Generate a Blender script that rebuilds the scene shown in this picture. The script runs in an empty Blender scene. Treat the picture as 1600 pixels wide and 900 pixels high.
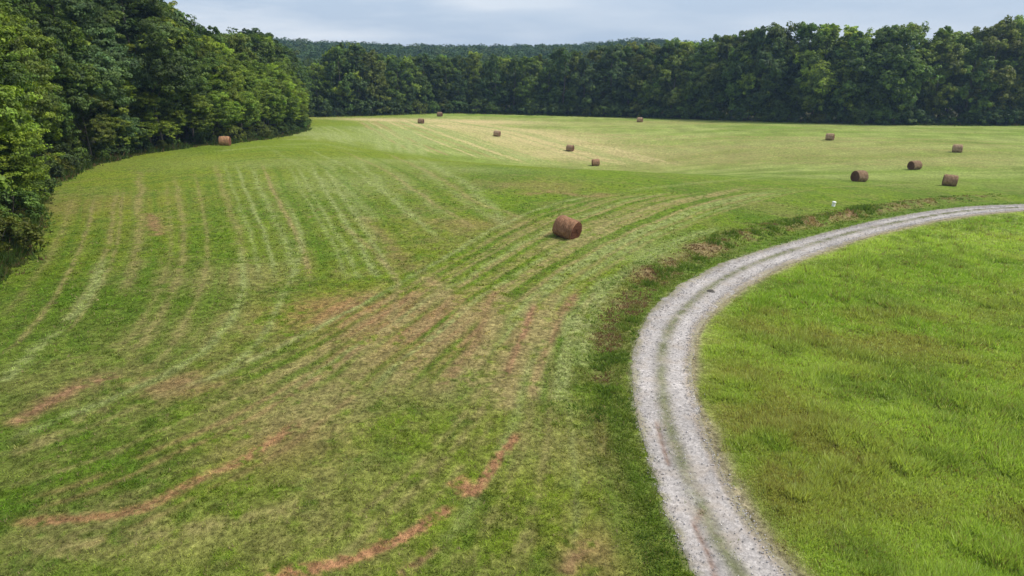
import bpy, math, random
import numpy as np
from mathutils import Vector, Matrix

# ------------------------------------------------------------------ camera, sky, sun, exposure
S = bpy.context.scene
COL = S.collection
CAMZ = 12.0
F = 1067.0
PITCH = math.radians(18.6)
cam_data = bpy.data.cameras.new('camera')
cam_data.sensor_fit = 'HORIZONTAL'
cam_data.angle = 2*math.atan(800/F)
cam_data.clip_start = 0.2
cam_data.clip_end = 6000
cam = bpy.data.objects.new('camera', cam_data)
COL.objects.link(cam)
cam.location = (0, 0, CAMZ)
cam.rotation_euler = (math.radians(90)-PITCH, 0, 0)
S.camera = cam

SUN_EL, SUN_AZ = 54.0, 92.0      # azimuth measured from +Y (view direction) towards +X
sd = Vector((math.sin(math.radians(SUN_AZ))*math.cos(math.radians(SUN_EL)),
             math.cos(math.radians(SUN_AZ))*math.cos(math.radians(SUN_EL)),
             math.sin(math.radians(SUN_EL))))
sl = bpy.data.lights.new('sun', 'SUN')
sl.energy = 3.9
sl.angle = math.radians(10)
sl.color = (1.0, 0.96, 0.9)
so = bpy.data.objects.new('sun', sl)
COL.objects.link(so)
so.rotation_euler = (-sd).to_track_quat('-Z', 'Y').to_euler()
so.location = (0, 0, 120)

W = bpy.data.worlds.new('World')
S.world = W
W.use_nodes = True
nt = W.node_tree
nt.nodes.clear()
def wn(t, **k):
    n = nt.nodes.new(t)
    for a, b in k.items():
        setattr(n, a, b)
    return n
out = wn('ShaderNodeOutputWorld')
bg = wn('ShaderNodeBackground')
sky = wn('ShaderNodeTexSky', sky_type='NISHITA', sun_disc=False)
sky.sun_elevation = math.radians(SUN_EL)
sky.sun_rotation = math.radians(SUN_AZ)
sky.air_density = 1.0
sky.dust_density = 1.5
tc = wn('ShaderNodeTexCoord')
sep = wn('ShaderNodeSeparateXYZ')
nt.links.new(tc.outputs['Generated'], sep.inputs[0])
ramp = wn('ShaderNodeValToRGB')            # overcast sky: brighter overhead than at the horizon
cr = ramp.color_ramp
cr.elements[0].position = 0.0
cr.elements[0].color = (4.5, 5.5, 6.9, 1)
cr.elements[1].position = 0.75
cr.elements[1].color = (6.3, 6.8, 7.6, 1)
e = cr.elements.new(0.12); e.color = (4.6, 5.7, 7.3, 1)
nt.links.new(sep.outputs['Z'], ramp.inputs[0])
mp = wn('ShaderNodeMapping')
mp.inputs['Scale'].default_value = (2.2, 2.2, 13.0)
nt.links.new(tc.outputs['Generated'], mp.inputs[0])
cn = wn('ShaderNodeTexNoise')
cn.inputs['Scale'].default_value = 1.5
cn.inputs['Detail'].default_value = 5
cn.inputs['Roughness'].default_value = 0.5
nt.links.new(mp.outputs[0], cn.inputs['Vector'])
cmr = wn('ShaderNodeMapRange')
cmr.inputs['From Min'].default_value = 0.42
cmr.inputs['From Max'].default_value = 0.66
nt.links.new(cn.outputs['Fac'], cmr.inputs[0])
# broken brighter cloud towards the left
lft = wn('ShaderNodeMapRange')
lft.inputs['From Min'].default_value = 0.1
lft.inputs['From Max'].default_value = -0.38
nt.links.new(sep.outputs['X'], lft.inputs[0])
mul = wn('ShaderNodeMath', operation='MULTIPLY_ADD')
mul.inputs[1].default_value = 0.8
nt.links.new(lft.outputs[0], mul.inputs[0])
mu2 = wn('ShaderNodeMath', operation='MULTIPLY', use_clamp=True)
mul.inputs[2].default_value = 0.45
nt.links.new(cmr.outputs[0], mu2.inputs[0])
nt.links.new(mul.outputs[0], mu2.inputs[1])
mixc = wn('ShaderNodeMixRGB')
mixc.inputs[2].default_value = (7.6, 8.1, 8.8, 1)
nt.links.new(mu2.outputs[0], mixc.inputs[0])
nt.links.new(ramp.outputs[0], mixc.inputs[1])
mixs = wn('ShaderNodeMixRGB')
mixs.inputs[0].default_value = 0.88
nt.links.new(sky.outputs[0], mixs.inputs[1])
nt.links.new(mixc.outputs[0], mixs.inputs[2])
nt.links.new(mixs.outputs[0], bg.inputs[0])
bg.inputs[1].default_value = 0.105
nt.links.new(bg.outputs[0], out.inputs[0])

S.view_settings.view_transform = 'Standard'
S.view_settings.look = 'None'
S.view_settings.gamma = 1
S.view_settings.use_curve_mapping = False
S.view_settings.exposure = 0.14
S.render.engine = 'CYCLES'
S.cycles.max_bounces = 6
S.cycles.diffuse_bounces = 3
S.cycles.glossy_bounces = 1
S.cycles.transmission_bounces = 4
S.cycles.transparent_max_bounces = 6
S.cycles.volume_bounces = 0

# ------------------------------------------------------------------ helpers
def add(name, mesh, mat=None, parent=None, **props):
    o = bpy.data.objects.new(name, mesh)
    COL.objects.link(o)
    if mat is not None and mesh is not None:
        mesh.materials.append(mat)
    if parent is not None:
        o.parent = parent
    for k, v in props.items():
        o[k] = v
    return o

def mesh_np(name, V, Fq, n=4, smooth=False, attrs=None, fattrs=None):
    """V (k,3), Fq (m,n) -> mesh ; attrs: name -> (k,4) colours or (k,) floats on points"""
    V = np.ascontiguousarray(V, np.float32)
    Fq = np.ascontiguousarray(Fq, np.int32)
    me = bpy.data.meshes.new(name)
    me.vertices.add(len(V))
    me.vertices.foreach_set('co', V.ravel())
    me.loops.add(Fq.size)
    me.loops.foreach_set('vertex_index', Fq.ravel())
    me.polygons.add(len(Fq))
    me.polygons.foreach_set('loop_start', np.arange(0, Fq.size, n, dtype=np.int32))
    me.polygons.foreach_set('loop_total', np.full(len(Fq), n, np.int32))
    if smooth:
        me.polygons.foreach_set('use_smooth', np.ones(len(Fq), bool))
    me.update(calc_edges=True)
    for dom, dd in (('POINT', attrs), ('FACE', fattrs)):
        for k, a in (dd or {}).items():
            a = np.asarray(a, np.float32)
            if a.ndim == 2:
                at = me.attributes.new(k, 'FLOAT_COLOR', dom)
                if a.shape[1] == 3:
                    a = np.concatenate([a, np.ones((len(a), 1), np.float32)], 1)
                at.data.foreach_set('color', np.ascontiguousarray(a).ravel())
            else:
                at = me.attributes.new(k, 'FLOAT', dom)
                at.data.foreach_set('value', a)
    return me

_rt = np.random.RandomState(7).rand(256, 256)
def vnoise(x, y, seed=0):
    x = np.asarray(x, float) + seed*17.31; y = np.asarray(y, float) + seed*9.77
    xi = np.floor(x).astype(int); yi = np.floor(y).astype(int)
    fx = x-xi; fy = y-yi
    fx = fx*fx*(3-2*fx); fy = fy*fy*(3-2*fy)
    a = _rt[xi & 255, yi & 255]; b = _rt[(xi+1) & 255, yi & 255]
    c = _rt[xi & 255, (yi+1) & 255]; d = _rt[(xi+1) & 255, (yi+1) & 255]
    return (a*(1-fx)+b*fx)*(1-fy)+(c*(1-fx)+d*fx)*fy
def fbm(x, y, seed=0, octs=4, rough=.5):
    s = 0; a = 1; t = 0
    for k in range(octs):
        s = s + a*vnoise(x*2**k, y*2**k, seed+k*3.1); t += a; a *= rough
    return s/t
def sm(a, b, x):
    t = np.clip((np.asarray(x, float)-a)/(b-a), 0, 1)
    return t*t*(3-2*t)

# ------------------------------------------------------------------ terrain height
def ray(px, py):
    px = np.asarray(px, float); py = np.asarray(py, float)
    cx = (px-800)/F; cy = -(py-450)/F
    return cx, np.cos(PITCH)+cy*np.sin(PITCH), -np.sin(PITCH)+cy*np.cos(PITCH)
CP = [(0,900,11),(400,900,11),(800,900,11),(1200,900,11),(1600,900,11),(-300,700,11),(1900,700,11.3),
(0,600,11),(400,600,11),(800,600,11),(1200,600,11.2),(1600,600,11.4),
(0,420,10.8),(200,400,10.9),(400,400,11),(600,400,11),(883,374,11.1),(1250,420,11.8),(1450,400,12.3),(1600,400,12.8),
(60,283,11.7),(200,243,12.4),(350,227,12.8),(480,195,15.5),(200,300,11.5),(400,300,11.4),(600,300,11.5),(480,240,12.4),
(750,262,12.4),(850,275,12.0),(940,285,12),(1100,300,12.4),(1250,310,13),
(930,259,22),(890,236,20.2),(776,213,18.8),(658,193,17.6),(687,182,18),(999,191,18.2),(1297,219,16.8),(1497,238,16.2),
(1430,265,16.6),(1485,291,15.6),(1344,284,14.2),
(1150,235,18.5),(700,174,17.8),(1000,182,18.4),(1300,190,17.2),(1600,195,16.8),(1600,300,15.0)]
_p = []
for a, b, c in CP:
    dx, dy, dz = ray(a, b); t = c/-dz
    _p.append((float(dx*t), float(dy*t)))
_p = np.array(_p); _d = np.array([c for *_, c in CP], float)
_L = 38.0
def _mean(x, y):
    return 11+6.5*sm(45, 150, y)
def _K(a, b):
    return np.exp(-((a[:, None, 0]-b[None, :, 0])**2+(a[:, None, 1]-b[None, :, 1])**2)/(2*_L*_L))
_W = np.linalg.solve(_K(_p, _p)+0.012*np.eye(len(_p)), _d-_mean(_p[:, 0], _p[:, 1]))
def hills(x, y):
    """wooded hills beyond the far tree line"""
    h = 11.8*sm(330, 620, y)*(0.72+0.5*fbm(x/260+3, y/400, 5, 3))
    h += 7.0*np.exp(-((x+235)/85)**2-((y-540)/130)**2)
    h += 5.5*np.exp(-((x-118)/45)**2-((y-640)/90)**2)
    return h
def H0(x, y):
    x = np.asarray(x, float); y = np.asarray(y, float); sh = np.broadcast(x, y).shape
    x = np.broadcast_to(x, sh).ravel(); y = np.broadcast_to(y, sh).ravel()
    r = np.empty(len(x))
    for i in range(0, len(x), 40000):
        q = np.stack([x[i:i+40000], y[i:i+40000]], 1)
        r[i:i+40000] = _mean(q[:, 0], q[:, 1])+_K(q, _p)@_W
    z = CAMZ-r+hills(x, y)
    return z.reshape(sh)
def hit(px, py):
    """where a sight line first meets the ground (used to lay the place out from measurements)"""
    dx, dy, dz = ray(px, py)
    t = np.arange(8, 480, .5)
    d = H0(dx*t, dy*t)-(CAMZ+dz*t)
    k = int(np.argmax(d >= 0))
    if d[k] < 0:
        return np.array([dx*400, dy*400])
    a, b = t[max(k-1, 0)], t[k]
    for _ in range(9):
        m = (a+b)/2
        if H0(dx*m, dy*m) >= CAMZ+dz*m: b = m
        else: a = m
    return np.array([float(dx*b), float(dy*b)])

def spline(P, n):
    P = np.asarray(P, float)
    Q = np.vstack([2*P[0]-P[1], P, 2*P[-1]-P[-2]])
    out_ = []
    for i in range(len(P)-1):
        a, b, c, d = Q[i:i+4]
        for t in np.linspace(0, 1, n, endpoint=False):
            out_.append(.5*((2*b)+(-a+c)*t+(2*a-5*b+4*c-d)*t*t+(-a+3*b-3*c+d)*t**3))
    out_.append(P[-1])
    return np.array(out_)
def resample(P, step):
    s = np.r_[0, np.cumsum(np.hypot(*np.diff(P, axis=0).T))]
    n = max(2, int(s[-1]/step))
    t = np.linspace(0, s[-1], n)
    return np.stack([np.interp(t, s, P[:, 0]), np.interp(t, s, P[:, 1])], 1)

# ------------------------------------------------------------------ the gravel track, from its two edges
OUT = [(1078,900),(1050,825),(1025,745),(1004,690),(991,640),(986,590),(990,545),(1005,503),(1042,462),(1100,426),(1160,400),(1250,374),(1350,349),(1450,330),(1540,320),(1600,318.5)]
INN = [(1228,900),(1190,840),(1150,780),(1122,720),(1098,660),(1084,610),(1080,560),(1090,520),(1120,481),(1170,444),(1230,414),(1300,388),(1400,358),(1500,339),(1560,333),(1600,331)]
def edge_world(E):
    w = np.array([hit(*p) for p in spline(E, 4)])
    a = w[0]+(w[0]-w[3])/np.linalg.norm(w[0]-w[3])*np.array([[4.0], [12.0], [26.0]])
    b = w[-1]+(w[-1]-w[-5])/np.linalg.norm(w[-1]-w[-5])*np.array([[12.0], [40.0], [110.0]])
    a[:, 0] += np.array([.5, 2.5, 9.0])
    w = np.vstack([a[::-1], w, b])
    for _ in range(3):
        w[1:-1] = (w[:-2]+2*w[1:-1]+w[2:])/4
    return w
ow, iw = edge_world(OUT), edge_world(INN)
NR = 1500
def upar(P, n):
    s = np.r_[0, np.cumsum(np.hypot(*np.diff(P, axis=0).T))]
    return np.stack([np.interp(np.linspace(0, s[-1], n), s, P[:, k]) for k in (0, 1)], 1)
ofine, ifine = upar(ow, 4000), upar(iw, 4000)
# pair each outer point with the nearest inner point, then a smooth centre line and width
om = upar(ow, NR)
j = np.array([np.argmin(((ifine-p)**2).sum(1)) for p in om])
j = np.maximum.accumulate(j)
im = ifine[j]
ker = np.ones(25)/25
def smooth1(a):
    return np.convolve(np.pad(a, 12, mode='edge'), ker, 'valid')
cen = np.stack([smooth1((om[:, k]+im[:, k])/2) for k in (0, 1)], 1)
wid = smooth1(np.hypot(*(om-im).T))
cen = upar(cen, NR)
tan_ = np.gradient(cen, axis=0); tan_ /= np.linalg.norm(tan_, axis=1)[:, None]
nor = np.stack([-tan_[:, 1], tan_[:, 0]], 1)      # points to the outer (left) side
wid = np.clip(wid, 1.9, 3.1)
RS = np.r_[0, np.cumsum(np.hypot(*np.diff(cen, axis=0).T))]
def road_coords(x, y):
    """signed distance to the track centre (positive = outer side), half width there, arc length"""
    sgn = np.full(len(x), 99.0); hw = np.full(len(x), 1.2); ss = np.zeros(len(x))
    lo = cen[::10]
    cand = np.zeros(len(x), bool)
    for i in range(0, len(x), 60000):
        q = np.stack([x[i:i+60000], y[i:i+60000]], 1)
        d2 = ((q[:, None]-lo[None])**2).sum(-1)
        k = d2.argmin(1)
        near = np.sqrt(d2[np.arange(len(q)), k]) < 14
        idx = np.where(near)[0]
        for m in range(-10, 11, 2):
            kk = np.clip(k[idx]*10+m, 0, NR-1)
            v = q[idx]-cen[kk]
            dd = np.hypot(v[:, 0], v[:, 1])
            old = np.abs(sgn[i+idx])
            b = dd < old
            s_ = np.sign((v*nor[kk]).sum(1)); s_[s_ == 0] = 1
            sgn[i+idx[b]] = (dd*s_)[b]; hw[i+idx[b]] = wid[kk[b]]/2; ss[i+idx[b]] = RS[kk[b]]
    return sgn, hw, ss

# ------------------------------------------------------------------ marks left on the field by mowing and baling
HAY = np.array((.30, .245, .100)); PALE = np.array((.27, .31, .105)); SOIL = np.array((.31, .175, .095)); RED = np.array((.38, .190, .098))
G_MID = np.array((.142, .214, .018)); G_DEEP = np.array((.100, .174, .014)); G_YEL = np.array((.195, .228, .024)); G_COOL = np.array((.150, .205, .032))
lines = []          # (world polyline, half width, colour index, strength)
CI = [HAY, PALE, SOIL, RED, np.array((.46, .38, .18)), np.array((.092, .170, .014))]
def mark(pts, w, c, s=1.0):
    P = np.array([hit(*p) for p in spline(pts, 5)])
    lines.append((P, w, c, s))
def fan(A, B, n, w, cs, s=.7, seed=0):
    rr = random.Random(seed)
    q7 = np.linspace(0, 1, 7)
    A, B = [np.stack([np.interp(q7, np.linspace(0, 1, len(Z_)), np.array(Z_, float)[:, c_]) for c_ in (0, 1)], 1) for Z_ in (A, B)]
    for k in range(n):
        t = (k+rr.uniform(-.2, .2))/(n-1)
        mark([tuple(p) for p in A*(1-t)+B*t], w*rr.uniform(.7, 1.4), rr.choice(cs), s*rr.uniform(.55, 1.15))
# left fan: loops that run away towards the left wood
fan([(120,300),(105,345),(80,400),(40,460),(0,500)], [(330,255),(345,310),(360,375),(360,430),(330,520),(260,600)], 15, .16, [0,1,0,5], .6, 1)
fan([(330,250),(350,310),(372,370),(382,440)], [(520,250),(565,320),(612,390),(650,450)], 11, .2, [0,1,1,5], .85, 2)
mark([(215,262),(218,300),(215,350),(208,400),(190,470)], .35, 0, .7)
mark([(232,330),(238,350),(246,372)], .5, 2, .8)
mark([(165,395),(150,435),(125,482),(80,525),(20,585),(0,600)], .28, 1, .95)
mark([(0,668),(45,640),(90,620),(140,600),(200,585)], .35, 2, .95)
mark([(0,712),(60,690),(120,655),(180,630)], .3, 0, .6)
# arcs round the outside of the bend
fan([(260,615),(400,560),(560,480),(700,400),(790,350),(870,318),(960,300)], [(780,640),(835,540),(900,455),(985,392),(1090,345),(1190,312),(1290,292)], 24, .16, [0,0,1,1,5,0], .95, 3)
fan([(790,650),(838,560),(905,470),(1000,400),(1110,352)], [(870,640),(900,530),(965,440),(1060,380),(1150,350)], 6, .2, [1,1,5], 1.0, 4)
fan([(700,620),(740,560),(760,500),(790,440)], [(860,640),(880,560),(905,500),(930,450)], 6, .24, [0,2,0,5], 1.0, 14)
for L_, w_, c_ in (([(800,455),(775,500),(758,560),(742,620)], .42, 0), ([(858,470),(835,530),(808,590),(785,655)], .42, 0), ([(905,480),(892,530),(878,580),(862,645)], .40, 1),
        ([(840,470),(815,530),(790,600)], .16, 2), ([(880,520),(862,580),(850,640)], .16, 5), ([(940,430),(925,500),(910,580)], .3, 1)):
    mark(L_, w_, c_, 1.1)
mark([(1185,290),(1100,305),(1000,330),(920,360),(850,400)], .45, 0, .8)
mark([(955,300),(930,306),(880,300),(850,300),(800,305)], .8, 2, .55)
mark([(640,240),(700,270),(745,300),(770,330),(800,360)], .6, 1, .7)
mark([(650,420),(700,462),(725,480),(735,490)], .4, 0, .8)
mark([(560,330),(590,365),(615,395),(640,430)], .55, 2, .5)
fan([(500,250),(545,300),(590,350)], [(640,240),(700,290),(780,345)], 4, .5, [1,0], .55, 5)
fan([(0,690),(150,640),(300,575),(430,530),(560,450),(680,395)], [(0,890),(200,830),(380,740),(500,660),(640,540),(760,400)], 9, .14, [0,0,5,2], .5, 21)
fan([(420,900),(560,800),(680,690),(760,600),(800,520)], [(960,900),(955,800),(930,700),(905,600),(900,520)], 8, .12, [0,5,0,1], .5, 22)
fan([(400,225),(470,262),(530,310),(600,400)], [(600,235),(680,270),(760,320),(850,345)], 6, .26, [1,5,0], .8, 23)
mark([(372,370),(380,450),(350,520),(250,590),(100,650),(0,690)], .2, 1, .9)
mark([(440,300),(470,380),(440,470),(400,540),(300,610)], .18, 1, .8)
mark([(520,340),(590,400),(620,450),(600,520),(520,600)], .18, 0, .7)
mark([(0,560),(60,500),(105,430),(135,360),(150,300)], .14, 0, .8)
fan([(960,300),(1100,284),(1250,270)], [(1290,292),(1400,298),(1570,296)], 6, .3, [1,0,5], .6, 24)
# bare soil tracks low in the field
mark([(390,900),(450,893),(520,880),(575,862),(628,838),(680,808),(712,785)], .20, 3, 1.25)
mark([(620,900),(660,872),(690,850)], .12, 2, .9)
mark([(712,748),(735,768),(748,760),(768,730),(790,700),(812,672)], .17, 3, 1.25)
mark([(706,745),(722,757),(742,772)], .30, 3, .9)
mark([(0,812),(60,812),(150,806),(230,790),(300,755),(345,735),(385,712),(430,680),(480,650)], .22, 3, .85)
mark([(0,860),(120,850),(260,835),(400,812),(520,780)], .28, 0, .6)
mark([(935,620),(945,680),(965,730),(990,790),(1010,850),(1020,900)], .26, 2, .75)
mark([(880,900),(900,860),(925,840)], .22, 2, .7)
# far, paler part of the field beyond the crest
fan([(560,188),(600,215),(650,240)], [(640,184),(740,215),(880,262)], 14, .5, [4,0,1], 1.2, 6)
fan([(640,184),(760,208),(930,262)], [(700,186),(860,208),(1080,262)], 14, .4, [4,4,1], 1.0, 7)
fan([(560,200),(590,215),(600,238)], [(635,200),(655,222),(660,245)], 5, .7, [1,1], 1.25, 8)
fan([(470,196),(490,206),(500,222)], [(560,196),(590,208),(600,226)], 7, .6, [1,1], .8, 18)
fan([(330,236),(420,228),(520,232)], [(340,256),(430,246),(560,252)], 4, .5, [1,5], .7, 19)
fan([(440,205),(520,200),(560,212)], [(430,228),(500,225),(570,240)], 4, .9, [1,1], .6, 9)
for yy, s_ in ((200,.5),(212,.8),(217,.6),(228,.7),(240,.5),(252,.6),(246,.5)):
    mark([(850,yy-6),(1000,yy),(1250,yy+3),(1450,yy+6),(1620,yy+12)], 1.0, 0, s_*.75)
mark([(720,182),(900,187),(1200,196),(1600,206)], 1.0, 0, .55)
# soft patches (pixel, radius m, colour, strength)
patches = []
for px, py, r, ar, c, s_ in [(620,500,4.4,.6,3,.95),(660,475,3.4,.5,2,.7),(740,520,2.6,.6,2,.7),(690,520,3.0,.6,2,.8),(560,480,3.0,.5,3,.5),(640,560,2.5,.5,2,.6),(285,600,1.8,.6,2,.75),(370,432,3.0,.9,0,.6),
        (460,650,2.2,.8,0,.7),(430,700,2.0,.7,2,.45),(560,760,2.6,.6,0,.35),(480,850,3.0,.6,0,.3),(300,520,3.4,.5,0,.45),(700,600,2.6,.7,0,.5),
        (520,610,2.2,.7,0,.5),(840,290,5,.7,2,.35),(780,350,5,.5,2,.45),(720,190,24,.35,4,1.3),(610,188,16,.45,4,1.3),(690,197,14,.5,4,1.2),(540,285,8,.9,1,.45),(590,250,9,.5,1,.5),(720,265,8,.5,1,.4),(980,470,2.5,1,1,.4),(1000,400,3,.8,1,.45),(830,220,20,.55,4,1.0),(780,205,18,.4,4,.9),(880,240,12,.5,4,.8),(930,240,20,.5,4,.5),(1100,245,30,.5,0,.4),
        (1500,250,20,.5,0,.3),(1350,235,30,.4,0,.3),(1040,192,30,.4,0,.35),(640,218,8,.6,1,1.1),(610,205,9,.4,1,.9),(500,210,16,.5,1,.7),(470,255,18,.3,1,.35),(250,850,2.0,.5,0,.5),(900,700,2.2,.9,0,.5),
        (940,860,1.1,.8,2,.6),(1000,380,7,.5,1,.35),(890,520,3,.8,1,.5),(130,320,7,.8,2,.28),(60,600,4,.5,0,.3)]:
    h = hit(px, py)
    patches.append((h[0], h[1], r, r*ar, c, s_))
def region_tall(sd_):          # inside of the bend = uncut meadow
    return sd_
FARC = np.array([hit(*p) for p in spline([(520,186),(570,195),(630,225),(690,243),(755,259),(850,264),(940,268),(1060,272),(1200,262)], 6)])

def ground_colour(x, y):
    """albedo of the field at world x, y (what grows there: no light or shade)"""
    n = len(x)
    sgn, hw, ss = road_coords(x, y)
    inside = side_of_track(x, y)
    # mown field
    a = fbm(x/7, y/11, 1, 4); b = fbm(x/2.1, y/2.6, 2, 4); c = fbm(x/22, y/30, 3, 3)
    g = G_MID[None]*(1-sm(.45, .62, a))[:, None]+G_DEEP[None]*sm(.45, .62, a)[:, None]
    yl = sm(.42, .62, c)*.75+sm(-20, -34, x)*.5*sm(25, 45, y)
    yl = np.clip(yl, 0, 1)[:, None]
    g = g*(1-.65*yl)+G_YEL[None]*.65*yl
    co = sm(.52, .7, fbm(x/5, y/5, 9, 3))[:, None]
    g = g*(1-.6*co)+G_COOL[None]*.6*co
    # yellower, drier beyond the crest and to the right
    far = np.maximum(sm(118, 150, y+x*.12)*sm(-48, -20, x), sm(72, 105, y)*sm(12, 34, x))
    fc = np.array((.250, .295, .082)); fc2 = np.array((.165, .235, .040))
    t = sm(.35, .62, .6*fbm(x/20, y/5, 12, 3)+.4*fbm(x/9, y/1.8, 13, 3))[:, None]
    fcol = fc*t+fc2*(1-t)
    far = far[:, None]
    fcol = fcol*(.72+.56*fbm(x/2.5, y/5, 15, 3))[:, None]
    g = g*(1-far)+fcol*far
    # thin, dry stubble
    near = 1-sm(60, 110, y)
    st = np.clip(sm(.50, .68, b)*.26+sm(.46, .66, a)*.05, 0, 1)*near*(1+.3*sm(28, 14, y))
    st = np.clip(st*(1-.7*sm(-8, -22, x)), 0, .7)[:, None]
    g = g*(1-st)+(HAY*.75)[None]*st
    rag = fbm(x*1.4, y*1.4, 21, 4, .65)
    rag2 = fbm(x*3.3, y*3.3, 25, 3, .7)
    wob = 1.5*(fbm(x/4.5, y/4.5, 31, 2)-.5)
    wob2 = 1.5*(fbm(x/4.5, y/4.5, 37, 2)-.5)
    fine = sm(.50, .62, fbm(x/.55, y/.75, 23, 3, .6))*sm(.38, .58, fbm(x/3.5, y/3.5, 24, 2))*near
    g = g*(1-.30*fine[:, None])+(HAY*.8)[None]*.30*fine[:, None]
    lush = sm(.56, .66, fbm(x/.8, y/1.0, 26, 3, .6))*near
    g = g*(1-.5*lush[:, None])+np.array((.075, .150, .014))[None]*.5*lush[:, None]
    # broken soft patches
    for (cx, cy, rx, ry, ci, s_) in patches:
        d = ((x-cx)/rx)**2+((y-cy)/ry)**2
        k = np.where(d < 9)[0]
        m = np.exp(-d[k]*.8)*s_*sm(.30, .62, .5*rag[k]+.5*rag2[k]+.16*np.exp(-d[k]))
        g[k] = g[k]*(1-m[:, None])+CI[ci][None]*m[:, None]
    # lines
    for (P, w, ci, s_) in lines:
        pad = w*4+1
        bx = (x > P[:, 0].min()-pad) & (x < P[:, 0].max()+pad) & (y > P[:, 1].min()-pad) & (y < P[:, 1].max()+pad)
        k = np.where(bx)[0]
        if not len(k): continue
        sc_ = min(1.0, w*2.2)
        qx = x[k]+wob[k]*sc_*.55; qy = y[k]+wob2[k]*sc_*.55
        best = np.full(len(k), 1e9)
        prog = np.zeros(len(k))
        nn = len(P)-1
        for i in range(nn):
            ax, ay = P[i]; dx, dy = P[i+1]-P[i]
            L2 = dx*dx+dy*dy+1e-9
            t_ = np.clip(((qx-ax)*dx+(qy-ay)*dy)/L2, 0, 1)
            d = (qx-ax-t_*dx)**2+(qy-ay-t_*dy)**2
            bb = d < best
            best[bb] = d[bb]; prog[bb] = (i+t_[bb])/nn
        d = np.sqrt(best)
        edge = sm(0, .12, prog)*sm(1.0, .88, prog)
        wv = w*(.55+.95*rag[k])
        if ci == 3:
            m = sm(1.6, .3, d/wv+2.2*(rag2[k]-.5)+1.2*(rag[k]-.5))*s_*sm(.34, .56, .35*rag[k]+.65*rag2[k]+.04)*edge*.9
        else:
            m = np.exp(-(d/wv)**2*.9)*s_*sm(.26, .62, .55*rag[k]+.45*rag2[k]+.12*(vnoise(prog*9, 0*prog, ci+w*10)))*edge
        m = np.clip(m, 0, .93)[:, None]
        g[k] = g[k]*(1-m)+CI[ci][None]*(.8+.4*rag2[k])[:, None]*m
    # ---- uncut meadow inside the bend
    ma = fbm(x/6, y/6, 41, 4); mb = fbm(x/2.2, y/2.2, 43, 4, .6)
    m1 = np.array((.205, .292, .042)); m2 = np.array((.280, .352, .068)); m3 = np.array((.255, .245, .070)); m4 = np.array((.155, .215, .040))
    mt = sm(.38, .62, ma)[:, None]
    mc = m1*(1-mt)+m2*mt
    t = sm(.46, .64, mb)[:, None]*.75
    mc = mc*(1-t)+m4*t
    br = np.zeros(n)
    for (cx, cy, rx, ry, s_) in MEADOW_BROWN:
        br += s_*np.exp(-(((x-cx)/rx)**2+((y-cy)/ry)**2))
    br = (np.clip(br, 0, 1)*sm(.28, .6, mb*.6+ma*.4)+sm(.6, .75, fbm(x/3, y/3, 47, 3))*.35)
    br = np.clip(br, 0, .9)[:, None]
    mc = mc*(1-br)+m3*br
    ins = inside[:, None]
    g = g*(1-ins)+mc*ins
    # ---- verges of the track
    out_d = sgn-hw             # >0 outside on the outer side
    in_d = -sgn-hw
    # green strip on the outer verge, then the weedy bank
    nearroad = np.exp(-(np.clip(out_d-.7, -2, 50)/.8)**2)*(out_d > -.8)
    g = g*(1-.8*nearroad[:, None])+np.array((.110, .180, .024))[None]*.8*nearroad[:, None]
    bk = bank_weight(x, y, out_d, ss)
    bc = np.array((.180, .165, .065)); bc2 = np.array((.125, .165, .038)); bc3 = np.array((.27, .165, .105))
    q = fbm(x/1.3, y/1.3, 51, 4, .6)
    bcol = np.where((q > .56)[:, None], bc3, np.where((q > .46)[:, None], bc, bc2))
    bk_ = np.clip(bk, 0, 1)[:, None]*.85
    g = g*(1-bk_)+bcol*bk_
    # sandy shoulder
    sandw = np.clip(.35+1.0*(fbm(x/3, y/3, 61, 3)-.35), .1, 1.2)
    k1 = (sm(1.0, .1, in_d/sandw)*(in_d > -1)*sm(.3, .55, rag*.6+rag2*.4+.12))[:, None]*.85
    g = g*(1-k1)+np.array((.36, .29, .20))[None]*k1
    k2 = (sm(.55, .0, in_d/1.6)*(in_d > -1))[:, None]*.4*sm(.35, .6, rag2)[:, None]
    g = g*(1-k2)+np.array((.22, .20, .10))[None]*k2
    k3 = (sm(.25, -.05, out_d)*(out_d > -1)*(1-inside))[:, None]*.5*sm(.35, .55, rag2)[:, None]
    g = g*(1-k3)+np.array((.34, .30, .26))[None]*k3
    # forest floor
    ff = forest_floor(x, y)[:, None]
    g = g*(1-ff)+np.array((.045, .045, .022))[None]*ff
    return np.clip(g, .01, .9), sgn, hw, inside

# polygon of the ground inside the bend
_poly = np.vstack([cen, [[400, 60], [400, -60], [cen[0][0]+2, -60]]])
from mathutils.geometry import intersect_point_tri_2d
def side_of_track(x, y):
    """1 inside the bend, 0 outside (even-odd test against the track's centre line)"""
    P = np.vstack([cen[::15], cen[-1:], [[420, cen[-1][1]], [420, -80], [cen[0][0], -80]]])
    c = np.zeros(len(x), bool)
    n = len(P)
    for i in range(n):
        x1, y1 = P[i]; x2, y2 = P[(i+1) % n]
        if y1 == y2: continue
        b = ((y1 > y) != (y2 > y))
        k = np.where(b)[0]
        xx = (x2-x1)*(y[k]-y1)/(y2-y1)+x1
        c[k[x[k] < xx]] ^= True
    return c.astype(float)

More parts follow.
